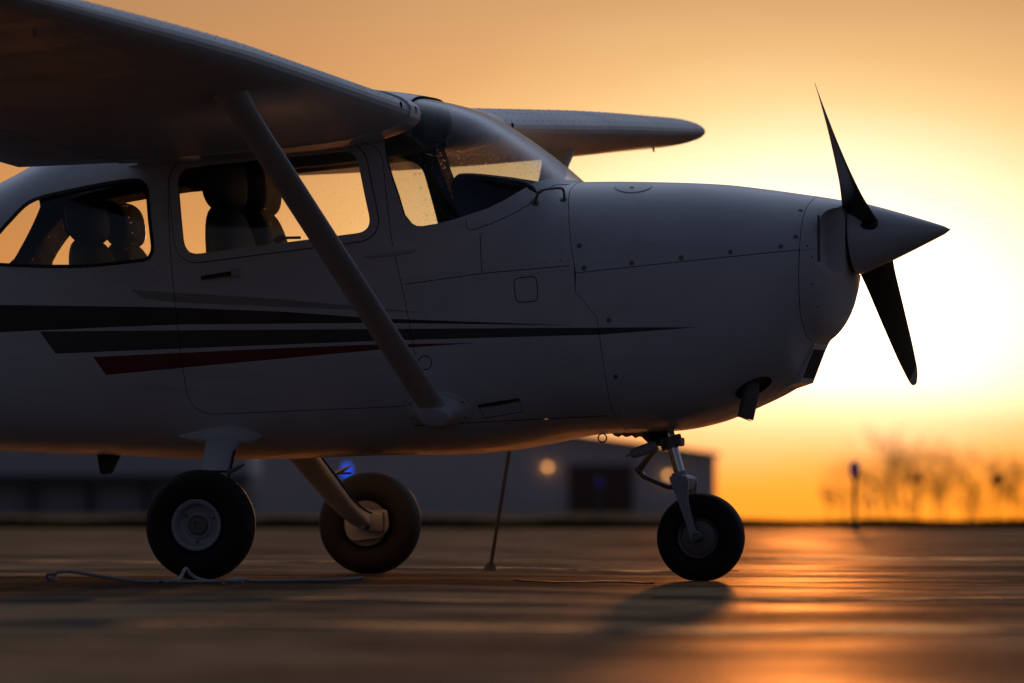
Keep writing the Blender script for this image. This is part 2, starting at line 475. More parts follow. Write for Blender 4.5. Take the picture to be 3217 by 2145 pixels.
def sweep(path, ra, rb=None, ref=Vector((1, 0, 0)), seg=14, smooth=40, power=2.0):
    """elliptical sweep: ra along 'ref' (made square to the path), rb across"""
    path = [Vector(p) for p in path]; n = len(path)
    ra = [ra] * n if not hasattr(ra, '__len__') else ra
    rb = ra if rb is None else ([rb] * n if not hasattr(rb, '__len__') else rb)
    rings = []
    for i, p in enumerate(path):
        t = (path[min(i + 1, n - 1)] - path[max(i - 1, 0)]).normalized()
        a = ref - t * ref.dot(t)
        if a.length < 1e-3: a = Vector((0, 0, 1)) - t * t.z
        if a.length < 1e-3: a = Vector((0, 1, 0)) - t * t.y
        a.normalize(); b = t.cross(a)
        ring = []
        for j in range(seg):
            th = 2 * math.pi * j / seg
            c, s = math.cos(th), math.sin(th)
            c = math.copysign(abs(c) ** (2 / power), c); s = math.copysign(abs(s) ** (2 / power), s)
            ring.append(p + a * ra[i] * c + b * rb[i] * s)
        rings.append(ring)
    return loft_mesh(rings, smooth)

def smooth_path(pts, per=6):
    pts = [Vector(p) for p in pts]; out = []
    for i in range(len(pts) - 1):
        p0 = pts[max(i - 1, 0)]; p1 = pts[i]; p2 = pts[i + 1]; p3 = pts[min(i + 2, len(pts) - 1)]
        for s in range(per):
            t = s / per
            out.append(0.5 * ((2 * p1) + (-p0 + p2) * t + (2 * p0 - 5 * p1 + 4 * p2 - p3) * t * t + (-p0 + 3 * p1 - 3 * p2 + p3) * t ** 3))
    out.append(pts[-1])
    return out

def lathe(profile, axis='y', seg=40, smooth=30, loop=False):
    """profile: (radius, offset along axis)"""
    rings = []
    for r, h in profile:
        ring = []
        for j in range(seg):
            th = 2 * math.pi * j / seg
            a, b = max(r, 0.0004) * math.cos(th), max(r, 0.0004) * math.sin(th)
            ring.append({'x': (h, a, b), 'y': (a, h, b), 'z': (a, b, h)}[axis])
        rings.append(ring)
    if loop: rings.append(rings[0])
    me = loft_mesh(rings, None, cap=not loop)
    bm = bmesh.new(); bm.from_mesh(me)
    if loop: bmesh.ops.remove_doubles(bm, verts=bm.verts, dist=1e-6)
    bmesh.ops.recalc_face_normals(bm, faces=bm.faces)
    bm.to_mesh(me); bm.free()
    if smooth is not None: shade(me, smooth)
    return me

def box(size, loc=(0, 0, 0), bevel=0.0, seg=2, rot=None):
    bm = bmesh.new(); bmesh.ops.create_cube(bm, size=1)
    bmesh.ops.scale(bm, vec=size, verts=bm.verts)
    if bevel: bmesh.ops.bevel(bm, geom=bm.edges[:] , offset=bevel, segments=seg, profile=0.6, affect='EDGES')
    if rot is not None: bmesh.ops.rotate(bm, matrix=rot, verts=bm.verts, cent=(0, 0, 0))
    bmesh.ops.translate(bm, vec=loc, verts=bm.verts)
    me = bpy.data.meshes.new('b'); bm.to_mesh(me); bm.free()
    shade(me, 40)
    return me

def xform(me, mat):
    me.transform(mat); me.update(); return me

def pchip(xs, ys):
    xs = np.array(xs, float); ys = np.array(ys, float)
    if xs[0] > xs[-1]: xs, ys = xs[::-1], ys[::-1]
    h = np.diff(xs); dl = np.diff(ys) / h
    m = np.zeros(len(xs)); m[0], m[-1] = dl[0], dl[-1]
    for i in range(1, len(xs) - 1):
        if dl[i - 1] * dl[i] > 0:
            w1, w2 = 2 * h[i] + h[i - 1], h[i] + 2 * h[i - 1]
            m[i] = (w1 + w2) / (w1 / dl[i - 1] + w2 / dl[i])
    def f(x):
        x = min(max(x, xs[0]), xs[-1])
        i = min(max(int(np.searchsorted(xs, x)) - 1, 0), len(h) - 1)
        t = (x - xs[i]) / h[i]
        return float((1 + 2 * t) * (1 - t) ** 2 * ys[i] + t * (1 - t) ** 2 * h[i] * m[i] + t * t * (3 - 2 * t) * ys[i + 1] + t * t * (t - 1) * h[i] * m[i + 1])
    return f

def empty(name, loc=(0, 0, 0), rz=0, **props):
    o = bpy.data.objects.new(name, None); COL.objects.link(o)
    o.location = loc; o.rotation_euler.z = rz; o.empty_display_size = 0.2
    for k, v in props.items(): o[k] = v
    return o

def tag(o, **props):
    for k, v in props.items(): o[k] = v
    return o

# ------------------------------------------------------------------ the setting: apron, grass field
def apron_z(r, d):
    a = min(max((r + 0.4) / 1.1, 0), 1); a = a * a * (3 - 2 * a)
    b = min(max((d - 10) / 10, 0), 1) * (1 - min(max((d - 40) / 30, 0), 1))
    return -0.015 * a * b

def grid_sheet(name, rs, ds, zf, mat):
    V = [tuple(site(r, d, zf(r, d))) for d in ds for r in rs]; n = len(rs)
    F = [(i * n + j, i * n + j + 1, (i + 1) * n + j + 1, (i + 1) * n + j) for i in range(len(ds) - 1) for j in range(n - 1)]
    me = mk(V, F, 60)
    if sum(p.normal.z for p in me.polygons) < 0: me.flip_normals()
    return tag(link(name, me, mat), kind='structure')

EDGE = 89.0
from mathutils import noise as mn
def undulate(r, d):
    v = mn.noise((r * 0.8, d * 0.40, 0.0)) * 0.9 + mn.noise((r * 2.6, d * 1.1, 3.0)) * 0.6 + mn.noise((r * 4.8, d * 2.6, 7.0)) * 0.30
    k = min(1.0, max(0.0, (d - 6) / 6)) * min(1.0, max(0.0, (EDGE - d) / 6)) * min(1.0, max(0.0, (14 - abs(r)) / 6))
    for cx_, cy_ in ((0.0, -1.27), (0.0, 1.27), (1.762, 0.0)):
        q = Vector((cx_, cy_, 0)) - CAM
        k *= 1 - math.exp(-((r - q.dot(RGT)) ** 2 + (d - q.dot(FWD)) ** 2) / 0.45 ** 2)
    return 0.0048 * v * k
def apron_h(r, d): return apron_z(r, d) + undulate(r, d)
rs = [-220, -120, -60, -30, -20, -14, -11, -9, -7.5, -6.5, -5.6, -5] + [-4.6 + 0.092 * i for i in range(101)] + [5, 5.6, 6.5, 7.5, 9, 11, 14, 20, 30, 60, 120, 220]
ds = [-120, -60, -30, -10, 0, 4, 6, 8, 9, 10] + [10.5 + 0.1 * i for i in range(400)] + [50.5 + 0.25 * i for i in range(160)] + [90.5, 91.5, 92.5, EDGE]
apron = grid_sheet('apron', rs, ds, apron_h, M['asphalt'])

def field_z(r, d):
    """level verge; to the left the field sags gently towards the hangars, to the right it falls away behind the verge"""
    t = min(max((d - EDGE) / 6, 0), 1)
    sag = min(max((d - 130) / 250, 0), 1); sag = sag * sag * (3 - 2 * sag)
    k = min(max((r / max(d, 1) * 18000 - 395) / 115, 0), 1); k = k * k * (3 - 2 * k)
    fall = max(0.0, d - 108) * 0.0030
    return 0.03 * t - 0.36 * sag * (1 - k) - fall * k
ds2 = [EDGE, 90, 91, 93, 96, 100, 104, 108, 114, 122, 130, 150, 180, 220, 260, 300, 340, 380, 450, 600, 900, 1500, 3000, 6000]
us = [-60000, -30000, -14000, -7000, -3500, -1800, -1000, -500, 0, 300, 380, 400, 420, 440, 460, 480, 500, 520, 600, 700, 900, 1300, 2000, 3500, 7000, 14000, 30000, 60000]
V = [tuple(site(u / 18000 * d, d, field_z(u / 18000 * d, d))) for d in ds2 for u in us]; n = len(us)
F = [(i * n + j, i * n + j + 1, (i + 1) * n + j + 1, (i + 1) * n + j) for i in range(len(ds2) - 1) for j in range(n - 1)]
me = mk(V, F, 60)
if sum(p.normal.z for p in me.polygons) < 0: me.flip_normals()
def tar_patch(u0, u1, d0, dep, seed):
    rg = random.Random(seed); rings = []
    nn = 40
    for i in range(nn + 1):
        d_ = d0 + 0.25 * math.sin(i * 0.21 + seed) + rg.uniform(-0.04, 0.04)
        r = (u0 + (u1 - u0) * i / nn - 1176) / 18000 * d0
        w = dep * (0.55 + 0.45 * math.sin(i * 0.37 + seed * 2) ** 2) * min(1, 6 * i / nn + 0.1, 6 * (nn - i) / nn + 0.1)
        rings.append([site(r, d_ - w / 2 + w * k / 4, apron_h(r, d_ - w / 2 + w * k / 4) + 0.0035 + (0.0015 if 0 < k < 4 else -0.004)) for k in range(5)])
    me = loft_mesh(rings, 60, cap=False, closed=False)
    if sum(p.normal.z for p in me.polygons) < 0: me.flip_normals()
    link('tar_patch', me, M['tar'], apron)
for a_ in ((-200, 2600, 19.6, 1.0, 1), (1180, 1500, 31.0, 0.5, 2), (900, 1700, 36.5, 0.8, 5), (1700, 2600, 44.0, 1.6, 6), (-100, 900, 40.0, 1.2, 7), (1500, 2600, 26.0, 0.5, 8), (-100, 1300, 24.5, 0.6, 9)):
    tar_patch(*a_)
field = tag(link('grass_field', me, M['field']), kind='structure')

# ragged grass blades on the verge where the tarmac ends
V = []; F = []
N = 26000
for i in range(N):
    d = EDGE + 0.05 + 14 * rng.random() ** 2.0
    r = (rng.random() - 0.5) * 15.5
    h = (0.035 + 0.05 * rng.random() ** 1.5) * (0.75 + 0.5 * math.sin(r * 1.7) ** 2)
    lean = (rng.random() - 0.5) * 0.07; w = 0.006 + 0.006 * rng.random()
    z = field_z(r, d) - 0.01
    b = site(r, d, z); t = site(r + lean, d + (rng.random() - 0.5) * 0.05, z + h)
    k = len(V)
    V += [tuple(b - RGT * w), tuple(b + RGT * w), tuple(t)]; F.append((k, k + 1, k + 2))
me = bpy.data.meshes.new('g'); me.from_pydata(V, [], F)
tag(link('grass', me, M['blade']), kind='stuff', label='dark ragged grass along the far edge of the tarmac', category='grass')

# ------------------------------------------------------------------ aircraft
plane = empty('airplane', (0, 0, 0), label='white high wing single propeller airplane with black grey and red stripes parked on the apron', category='airplane')

zt_nose = pchip([1.256, 1.396, 1.628, 1.858, 2.05, 2.203, 2.296, 2.36, 2.387, 2.398], [1.626, 1.627, 1.622, 1.611, 1.589, 1.567, 1.553, 1.541, 1.533, 1.526])
zt_cab = pchip([-5.6, -4, -3, -2, -1.6, -1.243, -1.175, -0.9, -0.6, -0.3, 0.0, 0.3, 0.511, 0.685, 0.824, 0.963, 1.102, 1.17, 1.256],
               [1.03, 1.10, 1.19, 1.36, 1.49, 1.635, 1.665, 1.80, 1.92, 1.985, 2.015, 2.02, 2.003, 1.972, 1.93, 1.852, 1.756, 1.702, 1.626])
zb_f = pchip([-5.6, -4, -2.5, -1.247, -0.72, -0.374, -0.211, 0.397, 0.726, 0.931, 1.085, 1.348, 1.435, 1.658, 1.819, 1.986, 2.150, 2.195, 2.222, 2.262, 2.317, 2.365, 2.387, 2.398],
             [0.86, 0.74, 0.62, 0.522, 0.503, 0.488, 0.486, 0.502, 0.506, 0.521, 0.547, 0.59, 0.591, 0.602, 0.632, 0.696, 0.776, 0.812, 0.868, 0.946, 0.994, 1.067, 1.142, 1.20])
w_f = pchip([-5.6, -4, -3, -2, -1.2, -0.5, 0.0, 0.6, 1.0, 1.35, 1.7, 2.0, 2.2, 2.27, 2.32, 2.36, 2.387, 2.398],
            [0.05, 0.14, 0.22, 0.33, 0.46, 0.545, 0.555, 0.555, 0.545, 0.53, 0.505, 0.465, 0.425, 0.40, 0.37, 0.32, 0.25, 0.18])
zc_f = pchip([-5.6, -2, -1, 0.5, 1.3, 2.0, 2.25, 2.398], [0.96, 1.02, 1.10, 1.12, 1.14, 1.16, 1.24, 1.36])
nt_f = pchip([-5.6, -2.5, -1, 0.4, 0.8, 1.1, 1.3, 2.2, 2.398], [2.0, 2.3, 3.2, 3.6, 3.3, 2.9, 2.7, 2.4, 2.1])
nb_f = pchip([-5.6, -2.5, -1, 1.2, 1.8, 2.2, 2.398], [2.0, 2.6, 3.4, 3.4, 2.9, 2.5, 2.1])

def fz(x): return zt_nose(x) if x >= 1.256 else zt_cab(x)

def sect(x, inset=0.0):
    return fz(x) - inset, zb_f(x) + inset, w_f(x) - inset, zc_f(x), nt_f(x), nb_f(x)

def side_y(x, z, inset=0.0):
    zt, zb, w, zc, a, b = sect(x, inset)
    k = (z - zc) / (zt - zc) if z >= zc else (zc - z) / (zc - zb)
    n = a if z >= zc else b
    if k >= 1: return 0.0
    return w * (1 - k ** n) ** (1 / n)

def inside(x, y, z, inset):
    return abs(y) < side_y(x, z, inset)

def side_pt(x, z, side=-1, lift=0.0):
    """point and normal on the fuselage skin"""
    e = 0.006
    p = Vector((x, side * side_y(x, z), z))
    px = Vector((x + e, side * side_y(x + e, z), z)) - Vector((x - e, side * side_y(x - e, z), z))
    pz = Vector((x, side * side_y(x, z + e), z + e)) - Vector((x, side * side_y(x, z - e), z - e))
    nr = px.cross(pz).normalized()
    if nr.y * side < 0: nr = -nr
    return p + nr * lift, nr

MSEG = 80
def fus(inset=0.0, x0=-5.6, x1=2.398):
    xs = [x for x in np.arange(-5.6, -2.0, 0.15)] + [x for x in np.arange(-2.0, 2.2, 0.035)] + [x for x in np.arange(2.2, 2.398, 0.011)] + [1.256, 2.398]
    xs = sorted(set([x0, x1] + [round(float(x), 4) for x in xs if x0 + 0.004 < x < x1 - 0.004]))
    rings = []
    for x in xs:
        zt, zb, w, zc, a, b = sect(x, inset)
        ring = []
        for j in range(MSEG):
            th = 2 * math.pi * (j + 0.5) / MSEG
            c, s = math.cos(th), math.sin(th)
            n = a if s >= 0 else b
            y = w * math.copysign(abs(c) ** (2 / n), c)
            z = zc + (zt - zc if s >= 0 else zc - zb) * math.copysign(abs(s) ** (2 / n), s)
            ring.append((x, y, z))
        rings.append(ring)
    return loft_mesh(rings)

outer = fus(0.0)
FW = [(1.285, 1.585), (1.311, 1.495), (1.356, 1.269), (1.362, 1.161), (1.451, 1.057), (1.461, 0.987), (1.478, 0.824), (1.487, 0.67), (1.502, 0.644)]
FWtop, FWbot = [(1.272, 2.2)], [(1.52, 0.3)]
def fw(dx): return [(x + dx, z) for x, z in FWtop + FW + FWbot]
BS = [(2.275, 2.2), (2.271, 1.547), (2.262, 1.507), (2.261, 1.438), (2.263, 1.34), (2.261, 1.178), (2.258, 1.067), (2.260, 0.979), (2.267, 0.922), (2.275, 0.3)]
def bs(dx): return [(x + dx, z) for x, z in BS]
def hs(x): return 1.236 + (x - 1.341) * (1.329 - 1.236) / (2.276 - 1.341)
G = 0.0015

# window and door outlines (x, z)
DOORWIN = round_poly([(-0.334, 1.682), (-0.29, 1.316), (0.522, 1.410), (0.438, 1.752)], 0.075, 8)
REARWIN = smooth_poly([(-1.185, 1.335), (-1.125, 1.425), (-1.071, 1.483), (-1.02, 1.535), (-0.965, 1.565), (-0.873, 1.586), (-0.658, 1.623), (-0.52, 1.638), (-0.475, 1.626), (-0.452, 1.591), (-0.437, 1.474),
                       (-0.422, 1.363), (-0.428, 1.328), (-0.45, 1.304), (-0.51, 1.296), (-0.658, 1.282), (-0.78, 1.278), (-0.95, 1.281), (-1.10, 1.289), (-1.175, 1.298)], 2)
BACKWIN = [(-1.27, 1.9), (-1.265, 1.635), (-1.175, 1.60), (-1.185, 1.56), (-1.325, 1.345), (-1.36, 1.315), (-1.78, 1.34), (-1.80, 1.9)]
DOOR = round_poly([(-0.372, 1.715), (-0.346, 1.298), (-0.300, 0.88), (-0.270, 0.665), (0.70, 0.700), (0.700, 0.90), (0.641, 1.196), (0.60, 1.358), (0.541, 1.78), (0.20, 1.765)], 0.10, 6)
WSHIELD = [(1.264, 2.3), (1.264, 1.6245), (1.242, 1.631), (1.195, 1.629), (1.165, 1.616), (1.12, 1.581), (1.056, 1.537), (0.994, 1.504), (0.929, 1.483), (0.856, 1.459), (0.789, 1.443), (0.725, 1.433), (0.695, 1.434), (0.674, 1.445),
           (0.645, 1.48), (0.616, 1.566), (0.587, 1.639), (0.563, 1.706), (0.545, 1.79), (0.60, 1.90), (0.66, 2.3)]

cavity = fus(0.03, -1.95, 1.245)
# grooves between skin panels: cut 5 mm deep
core5 = fus(0.005, -5.59, 2.39)
strips = []
def groove(path, w=0.0032, closed=False, sides=(-1, 1)):
    if True:
        q = ribbon(path, w, closed)
        for s in sides:
            strips.append(prism(q, 0.12 * s if s > 0 else -0.9, 0.9 if s > 0 else -0.12))
body = boolean(outer, prism([(-6, 0.2)] + [(-6, 2.4)] + fw(-G)), 'INTERSECT')
body = boolean(body, cavity)
for poly in (REARWIN, BACKWIN, WSHIELD, DOOR):
    body = boolean(body, prism(poly))
groove([(0.655, 1.196), (0.974, 1.238), (1.338, 1.268)])
groove([(0.974, 1.243), (0.965, 1.40)])
groove([(0.905, 1.465), (0.911, 1.421), (0.935, 1.415), (1.011, 1.442), (1.096, 1.48), (1.152, 1.518), (1.188, 1.569), (1.227, 1.605), (1.262, 1.611)])
groove([(0.615, 1.30), (0.50, 1.285)][:0] or [(0.66, 0.62), (1.46, 0.66)])
groove([(-1.95, 1.24), (-0.40, 1.24)], 0.0035)
groove([(-0.62, 0.56), (-0.62, 1.24)], 0.0035)
groove(round_poly([(1.106, 1.217), (1.116, 1.119), (1.208, 1.124), (1.202, 1.226)], 0.025, 4), 0.004, True)
groove([(0.735 + 0.028 * math.cos(a), 0.876 + 0.028 * math.sin(a)) for a in np.linspace(0, 2 * math.pi, 17)[:-1]], 0.004, True)
groove([(0.945, 0.704), (1.115, 0.730), (1.124, 0.677), (0.962, 0.650)], 0.004, True)
body = boolean(body, boolean(joined(strips), core5))

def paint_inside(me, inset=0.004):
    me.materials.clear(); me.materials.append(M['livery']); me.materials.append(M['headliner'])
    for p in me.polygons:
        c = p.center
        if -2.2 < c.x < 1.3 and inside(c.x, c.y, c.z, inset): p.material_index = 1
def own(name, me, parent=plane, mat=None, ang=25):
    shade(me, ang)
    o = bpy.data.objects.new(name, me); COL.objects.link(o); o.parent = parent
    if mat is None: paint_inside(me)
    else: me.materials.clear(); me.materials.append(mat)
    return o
fuselage = own('fuselage', body)

# doors (one each side) with window frame, pane, handle
core3 = fus(0.012, -5.58, 2.38); core8 = fus(0.017, -5.58, 2.38)
glass_shell = boolean(fus(0.009, -5.58, 2.38), fus(0.015, -5.57, 2.37))
door_shell = boolean(boolean(outer, prism(offset_poly(DOOR, -0.0027)), 'INTERSECT'), cavity)
door_shell = boolean(door_shell, prism(DOORWIN))
skin_out = boolean(fus(-0.006, -5.61, 2.40), fus(0.004, -5.59, 2.39))
frame_ring = boolean(boolean(skin_out, prism(offset_poly(DOORWIN, 0.031)), 'INTERSECT'), prism(offset_poly(DOORWIN, -0.004)))
seal_ring = boolean(boolean(boolean(fus(-0.002, -5.61, 2.40), fus(0.004, -5.59, 2.39)), prism(offset_poly(DOORWIN, 0.0345)), 'INTERSECT'), prism(offset_poly(DOORWIN, 0.031)))
rear_seal = boolean(boolean(boolean(fus(-0.002, -5.61, 2.40), fus(0.012, -5.59, 2.39)), prism(offset_poly(REARWIN, 0.004)), 'INTERSECT'), prism(offset_poly(REARWIN, -0.010)))
def half(me, side):
    q = box((10, 3, 6), (0, 1.5 * side + 0.0005 * side, 1))
    return boolean(me, q, 'INTERSECT')
def pane(poly, side): return half(boolean(glass_shell, prism(poly), 'INTERSECT'), side)

doors = {}
for s in (-1, 1):
    d = own('door', half(door_shell, s)); doors[s] = d
    own('window_frame', half(frame_ring, s), d, M['paint'])
    own('window_seal', half(seal_ring, s), d, M['seal'])
    own('window_pane', pane(offset_poly(DOORWIN, 0.003), s), d, M['glass'])
    own('rear_window', pane(offset_poly(REARWIN, 0.003), s), plane, M['glass'])
    own('rear_window_seal', half(rear_seal, s), plane, M['seal'])
    # door handle: recessed paddle on a dark plate
    c, nrm = side_pt(-0.135, 1.238, s, 0.004)
    rot = Matrix.Rotation(-R(8), 3, 'Y')
    h = link('door_handle', box((0.150, 0.016, 0.017), (c.x, c.y + s * 0.010, c.z), 0.005, rot=rot), M['seal'], d)
    link('handle_pivot', box((0.028, 0.022, 0.040), (c.x + 0.070, c.y + s * 0.010, c.z + 0.010), 0.006), M['fork'], h)
windshield = own('windshield', boolean(glass_shell, prism(offset_poly(WSHIELD, 0.004)), 'INTERSECT'), plane, M['screen'])
own('rear_windshield', boolean(glass_shell, prism(offset_poly(BACKWIN, 0.004)), 'INTERSECT'), plane, M['glass'])

# cowling in three pieces over a dark bay
shell12 = boolean(outer, core3)
cow_up = [p for p in fw(G)[:4]] + [(1.3628 + G, hs(1.36) + G), (2.262 - G, hs(2.27) + G)] + [p for p in bs(-G)[:5]][::-1]
cow_lo = [(1.3625 + G, hs(1.36) - G)] + fw(G)[4:] + bs(-G)[5:][::-1] + [(2.262 - G, hs(2.268) - G)]
bowl = bs(G) + [(2.6, 0.3), (2.6, 2.2)]
upper_cowl = own('upper_cowling', boolean(shell12, prism(cow_up), 'INTERSECT'))
lo = boolean(shell12, prism(cow_lo), 'INTERSECT')
# oval exhaust cut-out low on each cowling side
oval = [(2.045 + 0.082 * math.cos(a) * math.cos(0.47) - 0.026 * math.sin(a) * math.sin(0.47), 0.775 + 0.082 * math.cos(a) * math.sin(0.47) + 0.026 * math.sin(a) * math.cos(0.47)) for a in np.linspace(0, 2 * math.pi, 25)[:-1]]
lo = boolean(lo, prism(oval, -0.6, -0.15))
lower_cowl = own('lower_cowling', lo)
nb = boolean(outer, prism(bowl), 'INTERSECT')
for s in (-1, 1):
    inlet = round_poly([(2.327, 1.505), (2.327, 1.245), (2.7, 1.23), (2.7, 1.52)], 0.055, 6)
    nb = boolean(nb, prism(inlet, -0.6 if s < 0 else 0.150, -0.150 if s < 0 else 0.6))
nb = boolean(nb, boolean(joined([prism(ribbon([(2.20, hs(2.20)), (2.327, hs(2.30))], 0.004), -0.9, -0.2)]), core5))
nose_bowl = own('nose_bowl', nb)
for s in (-1, 1):
    own('inlet_shade_strip', box((0.004, 0.040, 0.19), (2.3285, s * 0.330, 1.375), 0.0015), nose_bowl, M['soot_shade'])  # dark strip in place of the shaded opening along the inlet lip
own('engine_bay', boolean(core8, prism([(1.30, 0.3), (2.255, 0.3), (2.255, 2.2), (1.30, 2.2)]), 'INTERSECT'), plane, M['soot_shade'])

# carburettor air intake box under the nose
ib = own('air_intake', prism([(2.262, 0.965), (2.17, 0.86), (2.13, 0.772), (2.206, 0.797), (2.266, 0.950)], -0.125, 0.125), plane, M['paint'])
own('air_filter', prism([(2.250, 0.932), (2.206, 0.818), (2.2165, 0.816), (2.2615, 0.931)], -0.102, 0.102), ib, M['dark'])

# exhaust stack
own('exhaust_stack', sweep(smooth_path([(2.03, -0.22, 0.86), (2.035, -0.275, 0.77), (2.025, -0.285, 0.70), (2.014, -0.288, 0.648)]), 0.034, seg=20), plane, M['exhaust'])
own('exhaust_bore', sweep([(2.0138, -0.288, 0.6472), (2.0136, -0.288, 0.6467)], 0.029, seg=20), plane, M['dark'])

# fasteners and small screws (one shared mesh)
fast = lathe([(0.0, 0.0030), (0.006, 0.0029), (0.0095, 0.0018), (0.0108, -0.002)], 'z', 12)
fast.materials.append(M['steel'])
scr = lathe([(0.0, 0.0020), (0.0035, 0.0018), (0.005, -0.001)], 'z', 8)
scr.materials.append(M['steel'])
def stud(name, me, x, z, parent, side=-1):
    p, nr = side_pt(x, z, side)
    o = bpy.data.objects.new(name, me); COL.objects.link(o); o.parent = parent
    o.matrix_local = Matrix.Translation(p) @ nr.to_track_quat('Z', 'Y').to_matrix().to_4x4()
    return o
for s in (-1, 1):
    for x, z in [(1.373, 1.349), (1.397, 1.258), (1.592, 1.278), (1.792, 1.298), (1.989, 1.320), (2.19, 1.342), (2.244, 1.382), (2.244, 1.493)]:
        stud('fastener', fast, x, z, upper_cowl, s)
    for x, z in [(1.50, 1.046), (1.52, 0.817)]:
        stud('fastener', fast, x, z, lower_cowl, s)
    for x, z in [(2.292, 1.345), (2.31, 1.30), (2.31, 1.19), (2.318, 1.10)]:
        stud('screw', scr, x, z, nose_bowl, s)
# drain stiffener below the lower fastener
p0, _ = side_pt(1.512, 0.80, -1, 0.002); p1, _ = side_pt(1.525, 0.665, -1, 0.002)
own('cowling_strap', sweep([p0, (p0 + side_pt(1.52, 0.73, -1, 0.003)[0]) / 2, p1], 0.004, seg=8), lower_cowl, M['paint'])

# oil filler door on top of the cowling
def top_patch(poly, lift):
    return boolean(boolean(fus(-lift, -5.61, 2.40), fus(0.004, -5.59, 2.39)), poly, 'INTERSECT')
def zprism(poly, z0, z1):
    n = len(poly)
    return mk([(x, y, z0) for x, y in poly] + [(x, y, z1) for x, y in poly], [tuple(range(n)), tuple(range(n, 2 * n))] + [(i, (i + 1) % n, n + (i + 1) % n, n + i) for i in range(n)])
oil = [(1.535 + 0.078 * math.cos(a), -0.245 + 0.072 * math.sin(a)) for a in np.linspace(0, 2 * math.pi, 33)[:-1]]
od = own('oil_door', top_patch(zprism(oil, 1.3, 1.9), 0.0035), upper_cowl, M['paint'])
p, nr = Vector((1.535, -0.27, zc_f(1.535) + (fz(1.535) - zc_f(1.535)) * (1 - (0.27 / w_f(1.535)) ** nt_f(1.535)) ** (1 / nt_f(1.535)))), Vector((0, -0.45, 0.9)).normalized()
o = bpy.data.objects.new('latch', fast); COL.objects.link(o); o.parent = od
o.matrix_local = Matrix.Translation(p + nr * 0.003) @ nr.to_track_quat('Z', 'Y').to_matrix().to_4x4()

# fuelling grab handle ahead of the windshield
for s in (-1, 1):
    a, na = side_pt(1.176, 1.528, s); b, nb_ = side_pt(1.275, 1.543, s)
    u = na * 0.035 + Vector((0, 0, 0.012))
    pth = smooth_path([a - na * 0.006, a + na * 0.02, a + u + Vector((0.012, 0, 0.014)), (a + b) / 2 + u + Vector((0, 0, 0.018)), b + u + Vector((-0.012, 0, 0.012)), b + na * 0.02, b - na * 0.006], 5)
    gh = own('grab_handle', sweep(pth, 0.0055, seg=10), plane, M['steel'])
    for q, qn in ((a, na), (b, nb_)):
        f = bpy.data.objects.new('handle_foot', fast); COL.objects.link(f); f.parent = gh
        f.matrix_local = Matrix.Translation(q) @ qn.to_track_quat('Z', 'Y').to_matrix().to_4x4() @ Matrix.Scale(1.6, 4)

# wing-root fresh air and step details: faired vent pod beside the door
for s in (-1, 1):
    a, _ = side_pt(0.475, 1.312, s); b, _ = side_pt(0.70, 1.346, s)
    own('fairing_blister', sweep([a + (b - a) * t for t in (0, 0.1, 0.3, 0.6, 0.85, 0.95, 1.0)], [0.002, 0.008, 0.014, 0.017, 0.017, 0.012, 0.003], [0.003, 0.012, 0.018, 0.022, 0.022, 0.015, 0.004], ref=Vector((0, 1, 0)), seg=14), plane, M['paint'])
    c, nr = side_pt(1.035, 0.705, s)
    t0, _ = side_pt(0.945, 0.700, s, 0.004); t1, _ = side_pt(1.118, 0.727, s, 0.004)
    own('static_vent_lip', sweep([t0, (t0 + t1) / 2, t1], [0.004, 0.008, 0.004], ref=Vector((0, 0, 1)), seg=10), plane, M['seal'])

# rivet rows on the skin (too fine to count)
bmr = bmesh.new()
def rivet_row(x0, z0, x1, z1, step=0.032):
    n_ = max(2, int(math.hypot(x1 - x0, z1 - z0) / step))
    for s_ in (-1, 1):
        for i in range(n_ + 1):
            t = i / n_; p, nr = side_pt(x0 + (x1 - x0) * t, z0 + (z1 - z0) * t, s_)
            bmesh.ops.create_cone(bmr, cap_ends=True, segments=6, radius1=0.0032, radius2=0.0016, depth=0.0022, matrix=Matrix.Translation(p) @ nr.to_track_quat('Z', 'Y').to_matrix().to_4x4())
for row_ in ((0.66, 1.215, 1.335, 1.29), (0.665, 1.178, 1.335, 1.252), (0.735, 1.0, 0.735, 1.19), (1.30, 1.29, 1.285, 1.50), (1.325, 0.70, 1.325, 1.16), (-0.405, 0.60, -0.405, 1.25), (-1.9, 1.258, -0.42, 1.258),
             (-1.9, 0.62, -0.42, 0.60), (-0.25, 0.635, 0.68, 0.655), (0.72, 0.60, 1.44, 0.64), (-0.60, 0.62, -0.60, 1.22), (-1.25, 0.62, -1.25, 1.24), (0.985, 1.25, 0.975, 1.40)):
    rivet_row(*row_)
mr = bpy.data.meshes.new('rivets'); bmr.to_mesh(mr); bmr.free()
tag(link('rivets', mr, M['steel'], fuselage), kind='stuff')

# ------------------------------------------------------------------ spinner and propeller
AX = Vector((math.cos(R(4.6)), 0, math.sin(R(4.6))))
HUB = Vector((2.408, 0, 1.387))
axm = AX.to_track_quat('X', 'Z').to_matrix().to_4x4()
def ax_place(me, off=0.0): return xform(me, Matrix.Translation(HUB + AX * off) @ axm)
prof = [(0.0, -0.004), (0.120, -0.004), (0.146, 0.000), (0.1485, 0.012), (0.145, 0.04)]
for t in np.linspace(0.15, 1.0, 14):
    prof.append((0.1475 * (1 - t ** 1.12) * 1.0 + 0.0075 * (t > 0.5) * (1 - abs(t - 0.75) / 0.25 * 1.0) * 0 + (0.006 if t < 0.999 else 0.0), 0.40 * t))
spinner = own('spinner', ax_place(lathe(prof, 'x', 56, None)), plane, M['paint'], 30)
own('spinner_backplate', ax_place(lathe([(0.0, -0.016), (0.138, -0.016), (0.138, -0.003), (0.0, -0.003)], 'x', 48, None), 0), spinner, M['dark'])
